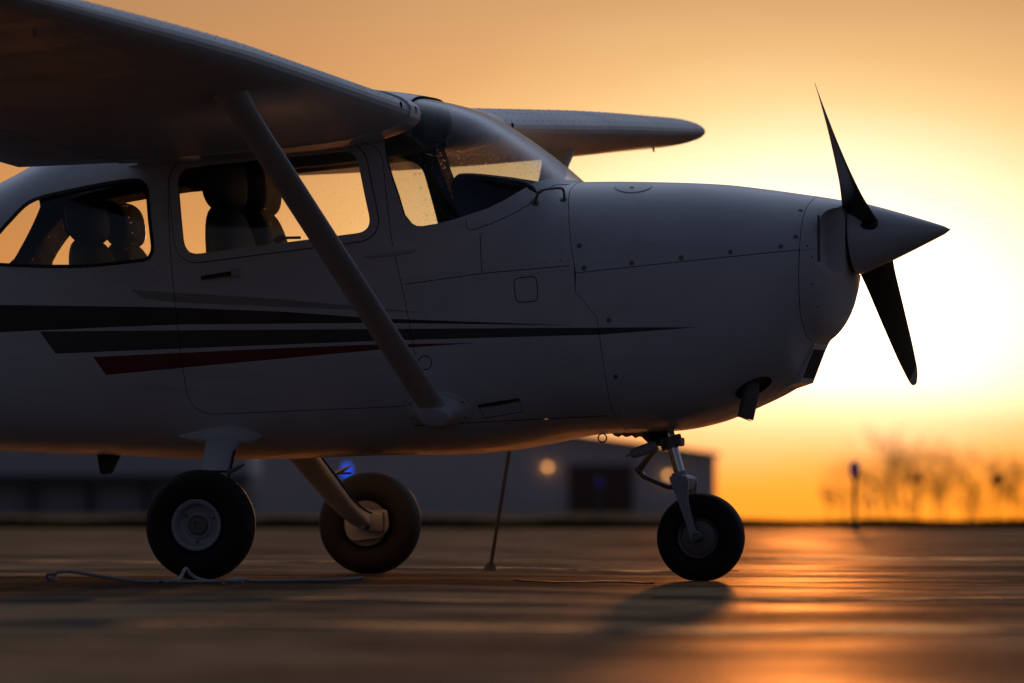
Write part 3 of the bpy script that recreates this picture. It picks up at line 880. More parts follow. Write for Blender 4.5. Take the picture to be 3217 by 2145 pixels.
UZ = Vector((-AX.z, 0, AX.x))
rho0 = (Vector((0, 0.781, 0)) - UZ * 0.589).normalized()
def blade(sign, r0, r1, nst=26):
    rho = rho0 * sign; tan = AX.cross(rho).normalized()
    if (tan.z > 0) != (sign > 0): tan = -tan
    c0 = HUB + AX * 0.050
    ch = pchip([0.0, 0.11, 0.17, 0.27, 0.48, 0.70, 0.86, 0.93, 0.963, 0.978], [0.15, 0.155, 0.150, 0.142, 0.140, 0.128, 0.100, 0.078, 0.045, 0.006])
    tk = pchip([0.0, 0.10, 0.22, 0.43, 0.76, 0.978], [0.10, 0.075, 0.040, 0.022, 0.012, 0.003])
    be = pchip([0.0, 0.16, 0.32, 0.65, 0.978], [R(78), R(66), R(46), R(26), R(17)])
    rings = []
    for rr in np.linspace(r0, r1, nst):
        cdir = tan * math.cos(be(rr)) + AX * math.sin(be(rr)); tdir = rho.cross(cdir).normalized()
        ring = []
        for j in range(20):
            th = 2 * math.pi * j / 20
            ring.append(c0 + rho * rr + cdir * (0.5 * ch(rr) * math.cos(th)) + tdir * (0.5 * tk(rr) * math.sin(th) * (0.6 + 0.4 * math.cos(th)) ))
        rings.append(ring)
    return loft_mesh(rings)
for sg in (1, -1):
    b = own('propeller_blade', blade(sg, 0.03, 0.905), plane, M['prop'], 40)
    own('blade_tip', blade(sg, 0.9052, 0.978, 10), b, M['proptip'], 40)
    # raised dark plug, painted-in shade of the spinner cut-out round the blade shank
    rho = rho0 * sg
    ctr = HUB + AX * 0.048 + rho * 0.118
    cdir = (AX.cross(rho)).normalized()
    cd = (AX * 0.86 + (cdir if (cdir.z > 0) == (sg > 0) else -cdir) * 0.5).normalized()
    own('shank_cutout_shade', sweep([ctr - rho * 0.03, ctr + rho * 0.006, ctr + rho * 0.014], [0.082, 0.082, 0.074], [0.046, 0.046, 0.040], ref=cd, seg=24), spinner, M['prop'])
for k in range(5):
    for rr, xx in ((0.1405, 0.045), (0.098, 0.155)):
        th = k * 2 * math.pi / 5 + 0.55
        q = HUB + AX * xx + (Vector((0, 1, 0)) * math.cos(th) + UZ * math.sin(th)) * (rr)
        o = bpy.data.objects.new('spinner_screw', scr); COL.objects.link(o); o.parent = spinner
        nn = (q - HUB - AX * xx).normalized() * 0.93 + AX * 0.36
        o.matrix_local = Matrix.Translation(q) @ nn.to_track_quat('Z', 'Y').to_matrix().to_4x4()

# ------------------------------------------------------------------ wings
def foil(t):
    """NACA 2412-like, t in 0..1 -> (upper, lower)"""
    yt = 0.60 * (0.2969 * math.sqrt(t) - 0.1260 * t - 0.3516 * t ** 2 + 0.2843 * t ** 3 - 0.1036 * t ** 4) * 1.08
    yc = 0.02 / 0.16 * (0.8 * t - t * t) if t < 0.4 else 0.02 / 0.36 * (0.2 + 0.8 * t - t * t)
    return yc + yt, yc - yt
le_x = pchip([0.40, 0.50, 0.56, 0.62, 0.70, 2.66, 5.0, 5.45], [0.56, 0.66, 0.712, 0.730, 0.733, 0.733, 0.575, 0.545])
chord = pchip([0.0, 2.66, 5.45], [1.72, 1.72, 1.20])
DIH = 0.043
def le_z(y): return 1.885 + DIH * (y - 0.62)
inc = pchip([0.0, 2.66, 5.45], [R(6.6), R(6.6), R(4.6)])
def wing_pt(y, t, v, sgn, grow=0.0):
    """v: height in chords"""
    c = chord(y); a = inc(y)
    dx, dz = -t * c, v * c
    return Vector((le_x(y) + dx * math.cos(a) - dz * math.sin(a) * 0 , sgn * y, le_z(y) + dx * math.sin(a) + dz))
def wing_loft(ys, sgn, t0=0.0, t1=1.0, grow=0.0, n=26, tipround=False):
    rings = []
    for y in ys:
        sc = 1.0
        if tipround:
            u = min(max((y - 5.25) / 0.22, 0), 1); sc = math.sqrt(max(1 - u * u, 0.0025))
        ring = []
        ts = [t0 + (t1 - t0) * (1 - math.cos(math.pi * k / n)) / 2 if t0 == 0 else t0 + (t1 - t0) * k / n for k in range(n + 1)]
        c = chord(y)
        def at(t, up):
            uu, ll = foil(t); mid = (uu + ll) / 2; half_ = (uu - ll) / 2 * sc
            te = 0.55 + (t - 0.55) * (0.55 + 0.45 * sc) if tipround and t > 0.55 else t
            te = 0.25 + (te - 0.25) * (0.72 + 0.28 * sc) if tipround and te < 0.25 else te
            return wing_pt(y, te - grow / c * (1 - 2 * t if t < .5 else 0), mid + (half_ + grow / c) * (1 if up else -1), sgn)
        for t in ts: ring.append(at(t, True))
        for t in ts[::-1][(0 if t1 < 1 else 1):(None if t0 > 0 else -1)]: ring.append(at(t, False))
        rings.append(ring)
    return loft_mesh(rings)
YS = 2.67
for s in (-1, 1):
    wing = own('wing', wing_loft(np.linspace(0.56, YS - 0.002, 12), s, 0, 0.745), plane, M['wingpaint'])
    own('outer_wing_panel', wing_loft(np.linspace(YS + 0.002, 5.02, 14), s, 0, 0.745), wing, M['wingpaint'])
    own('wing_spar', wing_loft([0.6, YS, 5.0], s, 0.0, 0.73, -0.004), wing, M['dark'])
    own('flap', wing_loft(np.linspace(0.62, YS - 0.02, 10), s, 0.752, 1.0), wing, M['wingpaint'])
    own('aileron', wing_loft(np.linspace(YS + 0.02, 5.0, 10), s, 0.752, 1.0), wing, M['wingpaint'])
    own('wing_tip', wing_loft(list(np.linspace(5.024, 5.25, 5)) + [5.30, 5.35, 5.39, 5.42, 5.445, 5.46, 5.468], s, 0, 1.0, tipround=True), wing, M['wingpaint'])
    own('root_fairing', wing_loft(np.linspace(0.42, 0.78, 14), s, 0, 0.7, 0.007), wing, M['paint'])
    # rivet rows along the leading edge (too fine to count)
    bmr = bmesh.new()
    for t, dy in ((0.012, 0.05), (0.055, 0.05), (0.11, 0.05), (0.16, 0.08)):
        y = 0.84
        while y < 5.2:
            up, lw = foil(t)
            pp = wing_pt(y, t, up, s)
            pp2 = wing_pt(y, t + 0.004, foil(t + 0.004)[0], s)
            tx = (pp2 - pp).normalized(); nr = tx.cross(Vector((0, 1, 0))).normalized()
            if nr.z < 0: nr = -nr
            mt = Matrix.Translation(pp) @ nr.to_track_quat('Z', 'Y').to_matrix().to_4x4()
            bmesh.ops.create_cone(bmr, cap_ends=True, segments=6, radius1=0.0042, radius2=0.002, depth=0.003, matrix=mt)
            y += dy * 2.2
    mr = bpy.data.meshes.new('rivets'); bmr.to_mesh(mr); bmr.free()
    tag(link('rivets', mr, M['steel'], wing), kind='stuff')
    # two dark vent holes in the leading edge by the root
    for y, v in ((0.70, 0.0), (0.90, 0.0)):
        pp = wing_pt(y, 0.0, 0.0, s) + Vector((0.0005 if y > 0.8 else 0.006, 0, 0.010))
        me = lathe([(0.0, 0.002), (0.009, 0.001), (0.010, -0.006)], 'x', 14)
        link('vent_hole', xform(me, Matrix.Translation(pp) @ Matrix.Scale(1.5, 4, (0, 0, 1))), M['dark'], wing)
    # lift strut
    a = Vector((0.768, s * 0.49, 0.672)); b = Vector((0.497, s * 2.69, 1.937))
    ts = [0, 0.05, 0.5, 0.82, 0.86, 0.90, 0.93, 1.0]
    strut = own('lift_strut', sweep([a + (b - a) * t for t in ts], [0.060] * 4 + [0.061, 0.063, 0.070, 0.080], [0.024] * 4 + [0.025, 0.028, 0.036, 0.05], seg=24), plane, M['paint'], 50)
    # strut foot fairing
    c, nr = side_pt(0.775, 0.685, s)
    me = lathe([(0.135, -0.012), (0.133, 0.004), (0.118, 0.007), (0.105, 0.014), (0.085, 0.032), (0.07, 0.055), (0.062, 0.075), (0.03, 0.080), (0.0, 0.080)], 'z', 40)
    mt = Matrix.Translation(c) @ nr.to_track_quat('Z', 'X').to_matrix().to_4x4()
    xr = Vector((1, 0, 0)); yr = nr.cross(xr).normalized(); xr = yr.cross(nr).normalized()
    mt = Matrix(((xr.x, yr.x, nr.x, c.x), (xr.y, yr.y, nr.y, c.y), (xr.z, yr.z, nr.z, c.z), (0, 0, 0, 1)))
    own('strut_fairing', xform(me, mt @ Matrix.Scale(0.60, 4, (0, 1, 0))), strut, M['paint'], 40)
    for aa in (0.5, 2.7, 3.6, 5.8):
        q = mt @ Vector((0.124 * math.cos(aa), 0.6 * 0.124 * math.sin(aa), 0.006))
        o = bpy.data.objects.new('screw', scr); COL.objects.link(o); o.parent = strut
        o.matrix_local = Matrix.Translation(q) @ nr.to_track_quat('Z', 'Y').to_matrix().to_4x4()
    if s > 0: link('tie_down_ring', xform(lathe([(0.022 + 0.004 * math.cos(a_), 0.004 * math.sin(a_)) for a_ in np.linspace(0, 2 * math.pi, 9)[:-1]], 'y', 18, 40, True), Matrix.Translation(a + (b - a) * 0.885 + Vector((-0.02, 0, -0.055)))), M['steel'], strut)
    # pitot / fuel vent stub under the outer wing
    q = wing_pt(4.75, 0.12, foil(0.12)[1], s)
    own('wing_drain', sweep([q + Vector((0, 0, 0.01)), q + Vector((-0.003, 0, -0.012)), q + Vector((0.0, 0, -0.022))], 0.005, seg=8), wing, M['steel'])

# ------------------------------------------------------------------ tail
fin = []
for z, x0, c, th in ((1.05, -4.05, 1.25, 0.05), (1.25, -4.55, 1.15, 0.055), (1.8, -4.95, 0.95, 0.045), (2.30, -5.30, 0.75, 0.035), (2.36, -5.36, 0.66, 0.012)):
    fin.append([(x0 - c * t, (1 if k < 9 else -1) * th * 2.2 * math.sqrt(t) * (1 - t), z) for k, t in enumerate([i / 8 for i in range(9)] + [i / 8 for i in range(7, 0, -1)])])
own('tail_fin', loft_mesh(fin), plane, M['paint'])
for s in (-1, 1):
    rr = []
    for y, x0, c in ((0.02, -4.55, 1.05), (0.8, -4.66, 0.88), (1.55, -4.78, 0.72), (1.70, -4.86, 0.58)):
        th = 0.05 if y < 1.69 else 0.015
        rr.append([(x0 - c * t, s * y, 1.08 + (1 if k < 9 else -1) * th * 2.2 * math.sqrt(t) * (1 - t)) for k, t in enumerate([i / 8 for i in range(9)] + [i / 8 for i in range(7, 0, -1)])])
    own('tailplane', loft_mesh(rr), plane, M['paint'])

# ------------------------------------------------------------------ landing gear
def tyre_mesh(Rr, W, rim_r, flat):
    prof = []
    for a in np.linspace(-1, 1, 25):
        th = a * math.pi * 0.80
        sw = W / 2 * math.copysign(abs(math.sin(th)) ** 0.85, th)
        hgt = (Rr - rim_r) / 2
        rad = rim_r + hgt + hgt * math.copysign(abs(math.cos(th)) ** 0.8, math.cos(th))
        prof.append((rad, sw))
    prof += [(rim_r - 0.01, W * 0.25), (rim_r - 0.01, -W * 0.25)]
    me = lathe(prof, 'y', 72, None, loop=True)
    for v in me.vertices:
        if v.co.z < -flat:
            k = (-flat - v.co.z)
            v.co.z = -flat + 0.0; v.co.y *= 1 + 1.2 * k
    me.update(); shade(me, 50)
    return me

def main_wheel(s):
    c = Vector((0.0, s * 1.27, 0.2165))
    T = Matrix.Translation(c)
    o_ = s                                   # outboard direction
    rim = own('wheel_rim', xform(lathe([(0.0, -0.035 * o_), (0.085, -0.04 * o_), (0.102, 0.055 * o_), (0.104, 0.064 * o_), (0.098, 0.068 * o_), (0.088, 0.064 * o_), (0.080, 0.046 * o_), (0.078, 0.026 * o_), (0.058, 0.020 * o_), (0.052, 0.030 * o_), (0.044, 0.032 * o_), (0.0, 0.032 * o_)], 'y', 48, 30), T), plane, M['rim'], 30)
    own('tyre', xform(tyre_mesh(0.2225, 0.165, 0.100, 0.2165), T), rim, M['rubber'], 50)
    hub = own('hub_cap', xform(lathe([(0.040, 0.030 * o_), (0.040, 0.044 * o_), (0.034, 0.048 * o_), (0.014, 0.048 * o_), (0.012, 0.042 * o_), (0.0, 0.042 * o_)], 'y', 32, 30), T), rim, M['steel'], 30)
    for k in range(3):
        a = R(25 + 120 * k)
        own('wheel_bolt', xform(lathe([(0.0, 0.034 * o_), (0.006, 0.034 * o_), (0.006, 0.018 * o_)], 'y', 6, 20), T @ Matrix.Translation((0.067 * math.cos(a), 0, 0.067 * math.sin(a)))), rim, M['steel'], 30)
    disc = own('brake_disc', xform(lathe([(0.03, -0.070 * o_), (0.098, -0.070 * o_), (0.098, -0.064 * o_), (0.085, -0.045 * o_), (0.03, -0.045 * o_)], 'y', 40, 30), T), rim, M['steel'], 30)
    own('torque_plate', xform(mk(*extrude_xz(round_poly([(-0.085, -0.045), (-0.09, 0.03), (-0.03, 0.07), (0.03, 0.055), (0.10, 0.062), (0.108, -0.02), (0.07, -0.062), (-0.06, -0.075)], 0.02, 3), -0.086 * o_, -0.076 * o_)), T), rim, M['fork'], 30)
    own('brake_caliper', xform(box((0.062, 0.045, 0.085), (0.062, -0.108 * o_, 0.006), 0.010), T), rim, M['alu'], 40)
    own('axle', xform(lathe([(0.0, -0.15 * o_), (0.026, -0.15 * o_), (0.026, 0.02 * o_), (0.0, 0.02 * o_)], 'y', 20, 30), T), rim, M['steel'], 30)
    return rim

def extrude_xz(poly, y0, y1):
    n = len(poly)
    return ([(x, y0, z) for x, z in poly] + [(x, y1, z) for x, z in poly],
            [tuple(range(n)), tuple(range(n, 2 * n))] + [(i, (i + 1) % n, n + (i + 1) % n, n + i) for i in range(n)])

for s in (-1, 1):
    main_wheel(s)
    pth = [(-0.145, s * 0.30, 0.62), (-0.142, s * 0.44, 0.575), (-0.12, s * 0.60, 0.515), (-0.085, s * 0.80, 0.405), (-0.045, s * 1.00, 0.295), (-0.01, s * 1.12, 0.232), (0.0, s * 1.16, 0.215)]
    leg = own('gear_leg', sweep(smooth_path(pth, 4), list(np.linspace(0.080, 0.040, 25)), list(np.linspace(0.026, 0.018, 25)), seg=20, power=2.6), plane, M['paint'], 40)
    # teardrop fairing where the leg leaves the belly
    rings = []
    for x, ry, rz in ((-0.372, 0.002, 0.002), (-0.33, 0.020, 0.014), (-0.27, 0.042, 0.028), (-0.20, 0.062, 0.042), (-0.13, 0.070, 0.050), (-0.07, 0.066, 0.048), (-0.02, 0.048, 0.034), (0.012, 0.012, 0.008)):
        zc_ = 0.585 + 0.10 * max(0, 0.15 - abs(x + 0.15)) * 0.6
        yy = side_y(x, zc_) - 0.012
        rings.append([(x, s * (yy + ry * math.cos(2 * math.pi * j / 20) * 0.9), zc_ + rz * math.sin(2 * math.pi * j / 20) - 0.35 * ry * math.cos(2 * math.pi * j / 20)) for j in range(20)])
    gf = own('leg_fairing', loft_mesh(rings), leg, M['paint'], 50)
    q = Vector((-0.06, s * 0.86, 0.375))
    own('step_pad', box((0.14, 0.05, 0.010), (-0.065, s * 0.93, 0.462 - 0.03), 0.003), leg, M['seal'])
    own('brake_line', sweep(smooth_path([(-0.05, s * 0.62, 0.52), (-0.01, s * 0.86, 0.385), (0.02, s * 1.04, 0.29), (0.04, s * 1.15, 0.26)]), 0.005, seg=8), leg, M['seal'])
    own('bracket', sweep([(-0.02, s * 0.80, 0.43), (0.02, s * 0.80, 0.45), (0.045, s * 0.80, 0.462)], [0.010, 0.008, 0.003], seg=8), leg, M['steel'])

# nose gear
NX = 1.762
ng = Matrix.Translation((NX, 0, 0.163))
nw = own('nose_wheel_rim', xform(lathe([(0.0, -0.05), (0.060, -0.05), (0.070, -0.047), (0.074, -0.052), (0.084, -0.056), (0.086, -0.050), (0.078, 0.0), (0.086, 0.050), (0.084, 0.056), (0.074, 0.052), (0.070, 0.047), (0.060, 0.05), (0.0, 0.05)], 'y', 44, 30), ng), plane, M['steel'], 30)
own('tyre', xform(tyre_mesh(0.183, 0.125, 0.082, 0.1775), ng), nw, M['rubber'], 50)
own('axle', xform(lathe([(0.0, -0.088), (0.012, -0.088), (0.018, -0.084), (0.018, 0.084), (0.012, 0.088), (0.0, 0.088)], 'y', 16, 30), ng), nw, M['steel'], 30)
oleo_top, oleo_bot = Vector((1.625, 0, 0.60)), Vector((1.676, 0, 0.415))
gear = own('nose_strut', sweep([oleo_top + (oleo_top - oleo_bot) * 0.5, oleo_bot], 0.0225, seg=24), plane, M['chrome'], 40)
own('strut_collar', sweep([Vector((1.630, 0, 0.575)), Vector((1.645, 0, 0.532))], [0.047, 0.046], seg=24), gear, M['steel'], 40)
own('steering_collar', box((0.115, 0.085, 0.036), (1.628, 0, 0.556), 0.008, rot=None), gear, M['steel'])
own('cowling_boot', sweep(smooth_path([(1.56, 0, 0.66), (1.585, 0, 0.60), (1.61, 0, 0.575)]), [0.10, 0.098, 0.094, 0.088, 0.082, 0.076, 0.07, 0.066, 0.062, 0.056, 0.052, 0.05, 0.05], seg=20), gear, M['rubber'], 40)
own('shimmy_damper', sweep([(1.59, -0.062, 0.543), (1.575, -0.064, 0.537), (1.500, -0.066, 0.510), (1.484, -0.066, 0.505), (1.480, -0.066, 0.503), (1.462, -0.066, 0.497)], [0.018, 0.023, 0.021, 0.017, 0.006, 0.005], seg=16), gear, M['fork'], 40)
own('torque_link_upper', sweep([(1.572, 0, 0.535), (1.535, 0, 0.486), (1.502, 0, 0.440)], [0.016, 0.012, 0.015], [0.03, 0.022, 0.016], ref=Vector((1, 0, 0.6)), seg=12), gear, M['steel'], 40)
own('torque_link_lower', sweep([(1.497, 0, 0.443), (1.520, 0, 0.414), (1.57, 0, 0.392), (1.622, 0, 0.371), (1.65, 0, 0.370)], [0.013, 0.011, 0.010, 0.011, 0.012], [0.016, 0.018, 0.022, 0.026, 0.026], ref=Vector((0.5, 0, 1)), seg=12), gear, M['steel'], 40)
own('pivot_bolt', xform(lathe([(0.0, -0.026), (0.011, -0.026), (0.011, 0.026), (0.0, 0.026)], 'y', 12), Matrix.Translation((1.499, 0, 0.441))), gear, M['steel'])
crown = own('fork_crown', box((0.068, 0.165, 0.060), (1.690, 0, 0.391), 0.018, 3, Matrix.Rotation(R(14), 3, 'Y')), gear, M['fork'])
own('crown_collar', sweep([(1.668, 0, 0.432), (1.680, 0, 0.388)], [0.031, 0.033], seg=20), crown, M['fork'], 40)
for s in (-1, 1):
    out = [(1.652, 0.415), (1.722, 0.405), (1.728, 0.365), (1.726, 0.325), (1.742, 0.255), (1.757, 0.20), (1.762 + 0.002, 0.190), (1.775, 0.186), (1.782, 0.168), (1.774, 0.150), (1.758, 0.144), (1.742, 0.150), (1.734, 0.168), (1.724, 0.205), (1.695, 0.285), (1.672, 0.345), (1.660, 0.375)]
    own('fork_leg', mk(*extrude_xz(smooth_poly(out, 3), s * 0.070, s * 0.086)), gear, M['fork'], 35)
    own('axle_nut', xform(lathe([(0.0, s * 0.097), (0.012, s * 0.097), (0.016, s * 0.092), (0.019, s * 0.086), (0.019, s * 0.080)], 'y', 12), ng), gear, M['steel'])
own('drain_ring', xform(lathe([(0.018 + 0.003 * math.cos(a_), 0.003 * math.sin(a_)) for a_ in np.linspace(0, 2 * math.pi, 9)[:-1]], 'y', 18, 40, True), Matrix.Translation((1.37, -0.1, 0.572))), plane, M['steel'], 40)
# grimy nose-gear tunnel edge under the firewall
rings = []
for i, x in enumerate(np.linspace(1.40, 1.60, 15)):
    dz = 0.012 + 0.03 * ((x - 1.40) / 0.2) ** 2 + 0.006 * math.sin(i * 2.3)
    rings.append([(x, 0.07 * math.cos(2 * math.pi * j / 12), zb_f(x) + 0.02 + (dz + 0.018) * math.sin(2 * math.pi * j / 12)) for j in range(12)])
own('gear_tunnel_lip', loft_mesh(rings), plane, M['exhaust'], 50)
# belly antenna
ant = [[(-0.825, -0.012 * k, 0.51), (-0.78, -0.014 * k, 0.51), (-0.728, -0.008 * k, 0.51)] for k in (1, -1)]
own('belly_antenna', mk(*extrude_xz(round_poly([(-0.835, 0.53), (-0.818, 0.425), (-0.772, 0.425), (-0.722, 0.53)], 0.015, 3), -0.012, 0.012)), plane, M['trim'], 40)

# ------------------------------------------------------------------ cabin interior
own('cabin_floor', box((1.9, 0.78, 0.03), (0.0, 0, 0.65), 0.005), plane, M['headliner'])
def panel_mesh():
    prof = [(0.875, 1.30), (0.862, 1.42), (0.83, 1.56), (0.822, 1.615), (0.835, 1.642), (0.865, 1.654), (0.95, 1.650), (1.06, 1.634), (1.16, 1.605), (1.20, 1.50), (1.20, 1.20), (0.90, 1.05)]
    rings = []
    for y in (-0.485, -0.475, -0.44, -0.2, 0.0, 0.2, 0.44, 0.475, 0.485):
        k = {0.485: 0.90, 0.475: 0.965, 0.44: 0.99}.get(abs(y), 1.0)
        rings.append([(1.0 + (x - 1.0) * k, y * (1 if x < 1.05 else 0.9), 1.35 + (z - 1.35) * k) for x, z in smooth_poly(prof, 3)])
    return loft_mesh(rings)
own('instrument_panel', panel_mesh(), plane, M['panel'], 40)
def superbox(cx, cy, cz, power=3.0, nu=28, nv=16):
    rings = []
    sp = lambda v, e: math.copysign(abs(v) ** e, v)
    for i in range(nv + 1):
        ph = -math.pi / 2 + math.pi * i / nv
        ph = min(max(ph, -math.pi / 2 + 0.02), math.pi / 2 - 0.02)
        rings.append([(cx / 2 * sp(math.cos(ph), 2 / power) * sp(math.cos(2 * math.pi * j / nu), 2 / power), cy / 2 * sp(math.cos(ph), 2 / power) * sp(math.sin(2 * math.pi * j / nu), 2 / power), cz / 2 * sp(math.sin(ph), 2 / power)) for j in range(nu)])
    return loft_mesh(rings)
def seat(x, y, zb, top, hr_top, lean=0.10, w=0.44, hw=0.30):
    bmv = Matrix(((1, 0, -lean, lean * zb), (0, 1, 0, 0), (0, 0, 1, 0), (0, 0, 0, 1)))
    back = xform(superbox(0.15, w, (top - zb) * 1.06, 3.4), Matrix.Translation((0, 0, (top + zb) / 2)))
    for v in back.vertices:                    # shoulders taper, back bulges
        k = (v.co.z - zb) / (top - zb)
        v.co.y *= 1 - 0.22 * max(0, k - 0.6) / 0.4
        v.co.x += 0.02 * math.sin(k * 3.0)
    xform(back, Matrix.Translation((x, y, 0)) @ bmv)
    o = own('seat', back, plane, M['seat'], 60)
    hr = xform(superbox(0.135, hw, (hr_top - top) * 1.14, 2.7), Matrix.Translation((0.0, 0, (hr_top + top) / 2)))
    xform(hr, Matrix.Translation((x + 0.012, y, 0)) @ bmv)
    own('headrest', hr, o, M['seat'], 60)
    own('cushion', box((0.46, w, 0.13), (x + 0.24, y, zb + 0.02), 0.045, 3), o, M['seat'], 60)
for y in (-0.255, 0.255):
    seat(-0.145, y, 0.92, 1.520, 1.745, 0.10, 0.46, 0.42)
    seat(-0.725, y, 0.88, 1.390, 1.560, 0.14, 0.46, 0.36)
for s in (-1, 1):
    own('sun_visor', box((0.02, 0.30, 0.11), (0.55, s * 0.24, 1.87), 0.006), plane, M['dark'])
    own('control_yoke', sweep(smooth_path([(0.72, s * 0.25 - 0.13, 1.42), (0.72, s * 0.25 - 0.11, 1.33), (0.735, s * 0.25, 1.31), (0.72, s * 0.25 + 0.11, 1.33), (0.72, s * 0.25 + 0.13, 1.42)]), 0.012, seg=10), plane, M['panel'], 40)
    own('control_shaft', sweep([(0.735, s * 0.25, 1.31), (0.92, s * 0.25, 1.33)], 0.012, seg=10), plane, M['steel'], 40)
own('window_latch', sweep(smooth_path([(0.085, -0.475, 1.372), (0.10, -0.47, 1.388), (0.12, -0.465, 1.392), (0.185, -0.465, 1.393)]), [0.016] * 6 + [0.014] * 6 + [0.006] * 7, seg=10), doors[-1], M['panel'], 40)

# ------------------------------------------------------------------ ropes
def zs(p):                                     # height of tarmac
    r = (Vector((p[0], p[1], 0)) - CAM).dot(RGT); d = (Vector((p[0], p[1], 0)) - CAM).dot(FWD)
    return apron_z(r, d)
def px(u, d, z=0.0):                           # along the line of sight at a chosen distance
    return site((u - 1176) / 18000 * d, d, z)
D0 = 29.9
pts = [(112, 0.010), (106, 0.020), (112, 0.034), (126, 0.030), (128, 0.014), (118, 0.012), (116, 0.026), (132, 0.040), (158, 0.044), (200, 0.034), (256, 0.020), (311, 0.008), (360, 0.007), (402, 0.010), (415, 0.024), (426, 0.054), (436, 0.036), (452, 0.018), (476, 0.008), (505, 0.007), (530, 0.012), (548, 0.016), (566, 0.012), (590, 0.007), (700, 0.007), (790, 0.009), (833, 0.016)]
path = []
for i, (u, z) in enumerate(pts):
    d = D0 + (0.10 * math.sin(i * 0.9) if 10 < i else 0.03 * math.sin(i * 2.4)) + (0.5 * (u - 560) / 270 if u > 560 else 0)
    path.append(px(u, d, z))
tag(own('tie_down_rope', sweep(smooth_path(path, 5), 0.0068, seg=10), None, M['rope'], 60), label='slack pale rope lying across the tarmac in front of the near main wheel', category='rope', group='tie-down ropes')
tag(own('rope_end', sweep(smooth_path([px(312, D0 - 0.12, 0.007), px(400, D0 - 0.16, 0.0065), px(500, D0 - 0.10, 0.007), px(558, D0 - 0.13, 0.0085)], 6), 0.0068, seg=10), None, M['rope'], 60), label='short straight pale rope lying in front of the slack looped rope', category='rope', group='tie-down ropes')
ringp = Vector((0.768, 0.49, 0.672)) + (Vector((0.497, 2.69, 1.937)) - Vector((0.768, 0.49, 0.672))) * 0.885 + Vector((-0.02, 0, -0.075))
foot = Vector((0.02, 3.25, 0.0)); foot.z = zs(foot) + 0.004
rp = [ringp + (foot - ringp) * t + Vector((0, 0, -0.02 * math.sin(math.pi * t))) for t in np.linspace(0, 1, 14)]
tr = own('tie_down_rope', sweep(rp, 0.0085, seg=10), None, M['ropedark'], 60)
tag(tr, label='taut brown rope running from the far wing strut down to the tarmac', category='rope', group='tie-down ropes')
own('knot', xform(lathe([(0.0, 0.035), (0.014, 0.03), (0.026, 0.012), (0.032, -0.004), (0.0, -0.004)], 'z', 14), Matrix.Translation(foot)), tr, M['ropedark'])

# ------------------------------------------------------------------ taxiway lights
def taxi_light(u, d, h, label, mat, scale=1.0):
    b = px(u, d, 0.0); b.z = field_z((u - 1176) / 18000 * d, d) if d > EDGE else apron_z(0, d)
    t = empty('taxiway_light', b, label=label, category='light', group='blue taxiway edge lights')
    link('post', xform(lathe([(0.055, 0.0), (0.055, 0.015), (0.040, 0.02), (0.022, 0.05), (0.022, h - 0.20), (0.030, h - 0.19), (0.050, h - 0.165), (0.0, h - 0.165)], 'z', 16), Matrix()), M['post'], t)
    link('lens', lathe([(0.0, h), (0.024, h - 0.004), (0.044, h - 0.025), (0.052, h - 0.06), (0.052, h - 0.12), (0.044, h - 0.164), (0.0, h - 0.164)], 'z', 20), mat, t)
taxi_light(1963, 84, 0.745, 'blue taxiway light on a tall thin post against the bright sky', M['bluedim'])
taxi_light(797, 80, 0.70, 'glowing blue taxiway light behind the far main wheel', M['blue'])
taxi_light(1377, 150, 0.72, 'small blue taxiway light in front of the brown hangar door', M['bluedim'])
taxi_light(2003, 190, 0.56, 'faint distant blue taxiway light right of the tall post light', M['bluedim'])

# ------------------------------------------------------------------ hangars
def quad_prism(poly_rz, d0, d1):
    n = len(poly_rz)
    V = [tuple(site(r, d0, z)) for r, z in poly_rz] + [tuple(site(r, d1, z)) for r, z in poly_rz]
    return mk(V, [tuple(range(n)), tuple(range(n, 2 * n))] + [(i, (i + 1) % n, n + (i + 1) % n, n + i) for i in range(n)])
HD = 400.0
def rr(u, d=HD): return (u - 1176) / 18000 * d
def zz(v, d=HD): return 0.3136 + (1150 - v) / 18000 * d
hang = empty('hangar', site(rr(1000), HD, -0.4), label='wide grey metal hangar with low gable roof and brown door', category='hangar')
inv = Matrix.Translation(-Vector(hang.location))
def hpart(name, me, mat, par): return link(name, xform(me, Matrix.Translation(-Vector(par.location))), mat, par)
wallp = [(rr(380), -1.6), (rr(1644), -1.6), (rr(1644), zz(1046)), (rr(1000), zz(958)), (rr(380), zz(1046))]
hpart('wall', quad_prism(wallp, HD, HD + 30), M['clad'], hang)
hpart('roof', quad_prism([(rr(1655), zz(1047)), (rr(1655), zz(1040)), (rr(1000), zz(950)), (rr(365), zz(1040)), (rr(365), zz(1047)), (rr(1000), zz(957))], HD - 0.5, HD + 30.5), M['roofmetal'], hang)
hd = hpart('door', quad_prism([(rr(1305), -0.45), (rr(1455), -0.45), (rr(1455), zz(1066)), (rr(1305), zz(1066))], HD - 0.12, HD - 0.02), M['doorbrown'], hang)
for k in range(6):
    u = 1305 + 25 * k
    link('door_panel', xform(quad_prism([(rr(u + 1.5), -0.40), (rr(u + 23.5), -0.40), (rr(u + 23.5), zz(1070)), (rr(u + 1.5), zz(1070))], HD - 0.18, HD - 0.12), Matrix.Translation(-Vector(hang.location))), M['doorbrown'], hd)
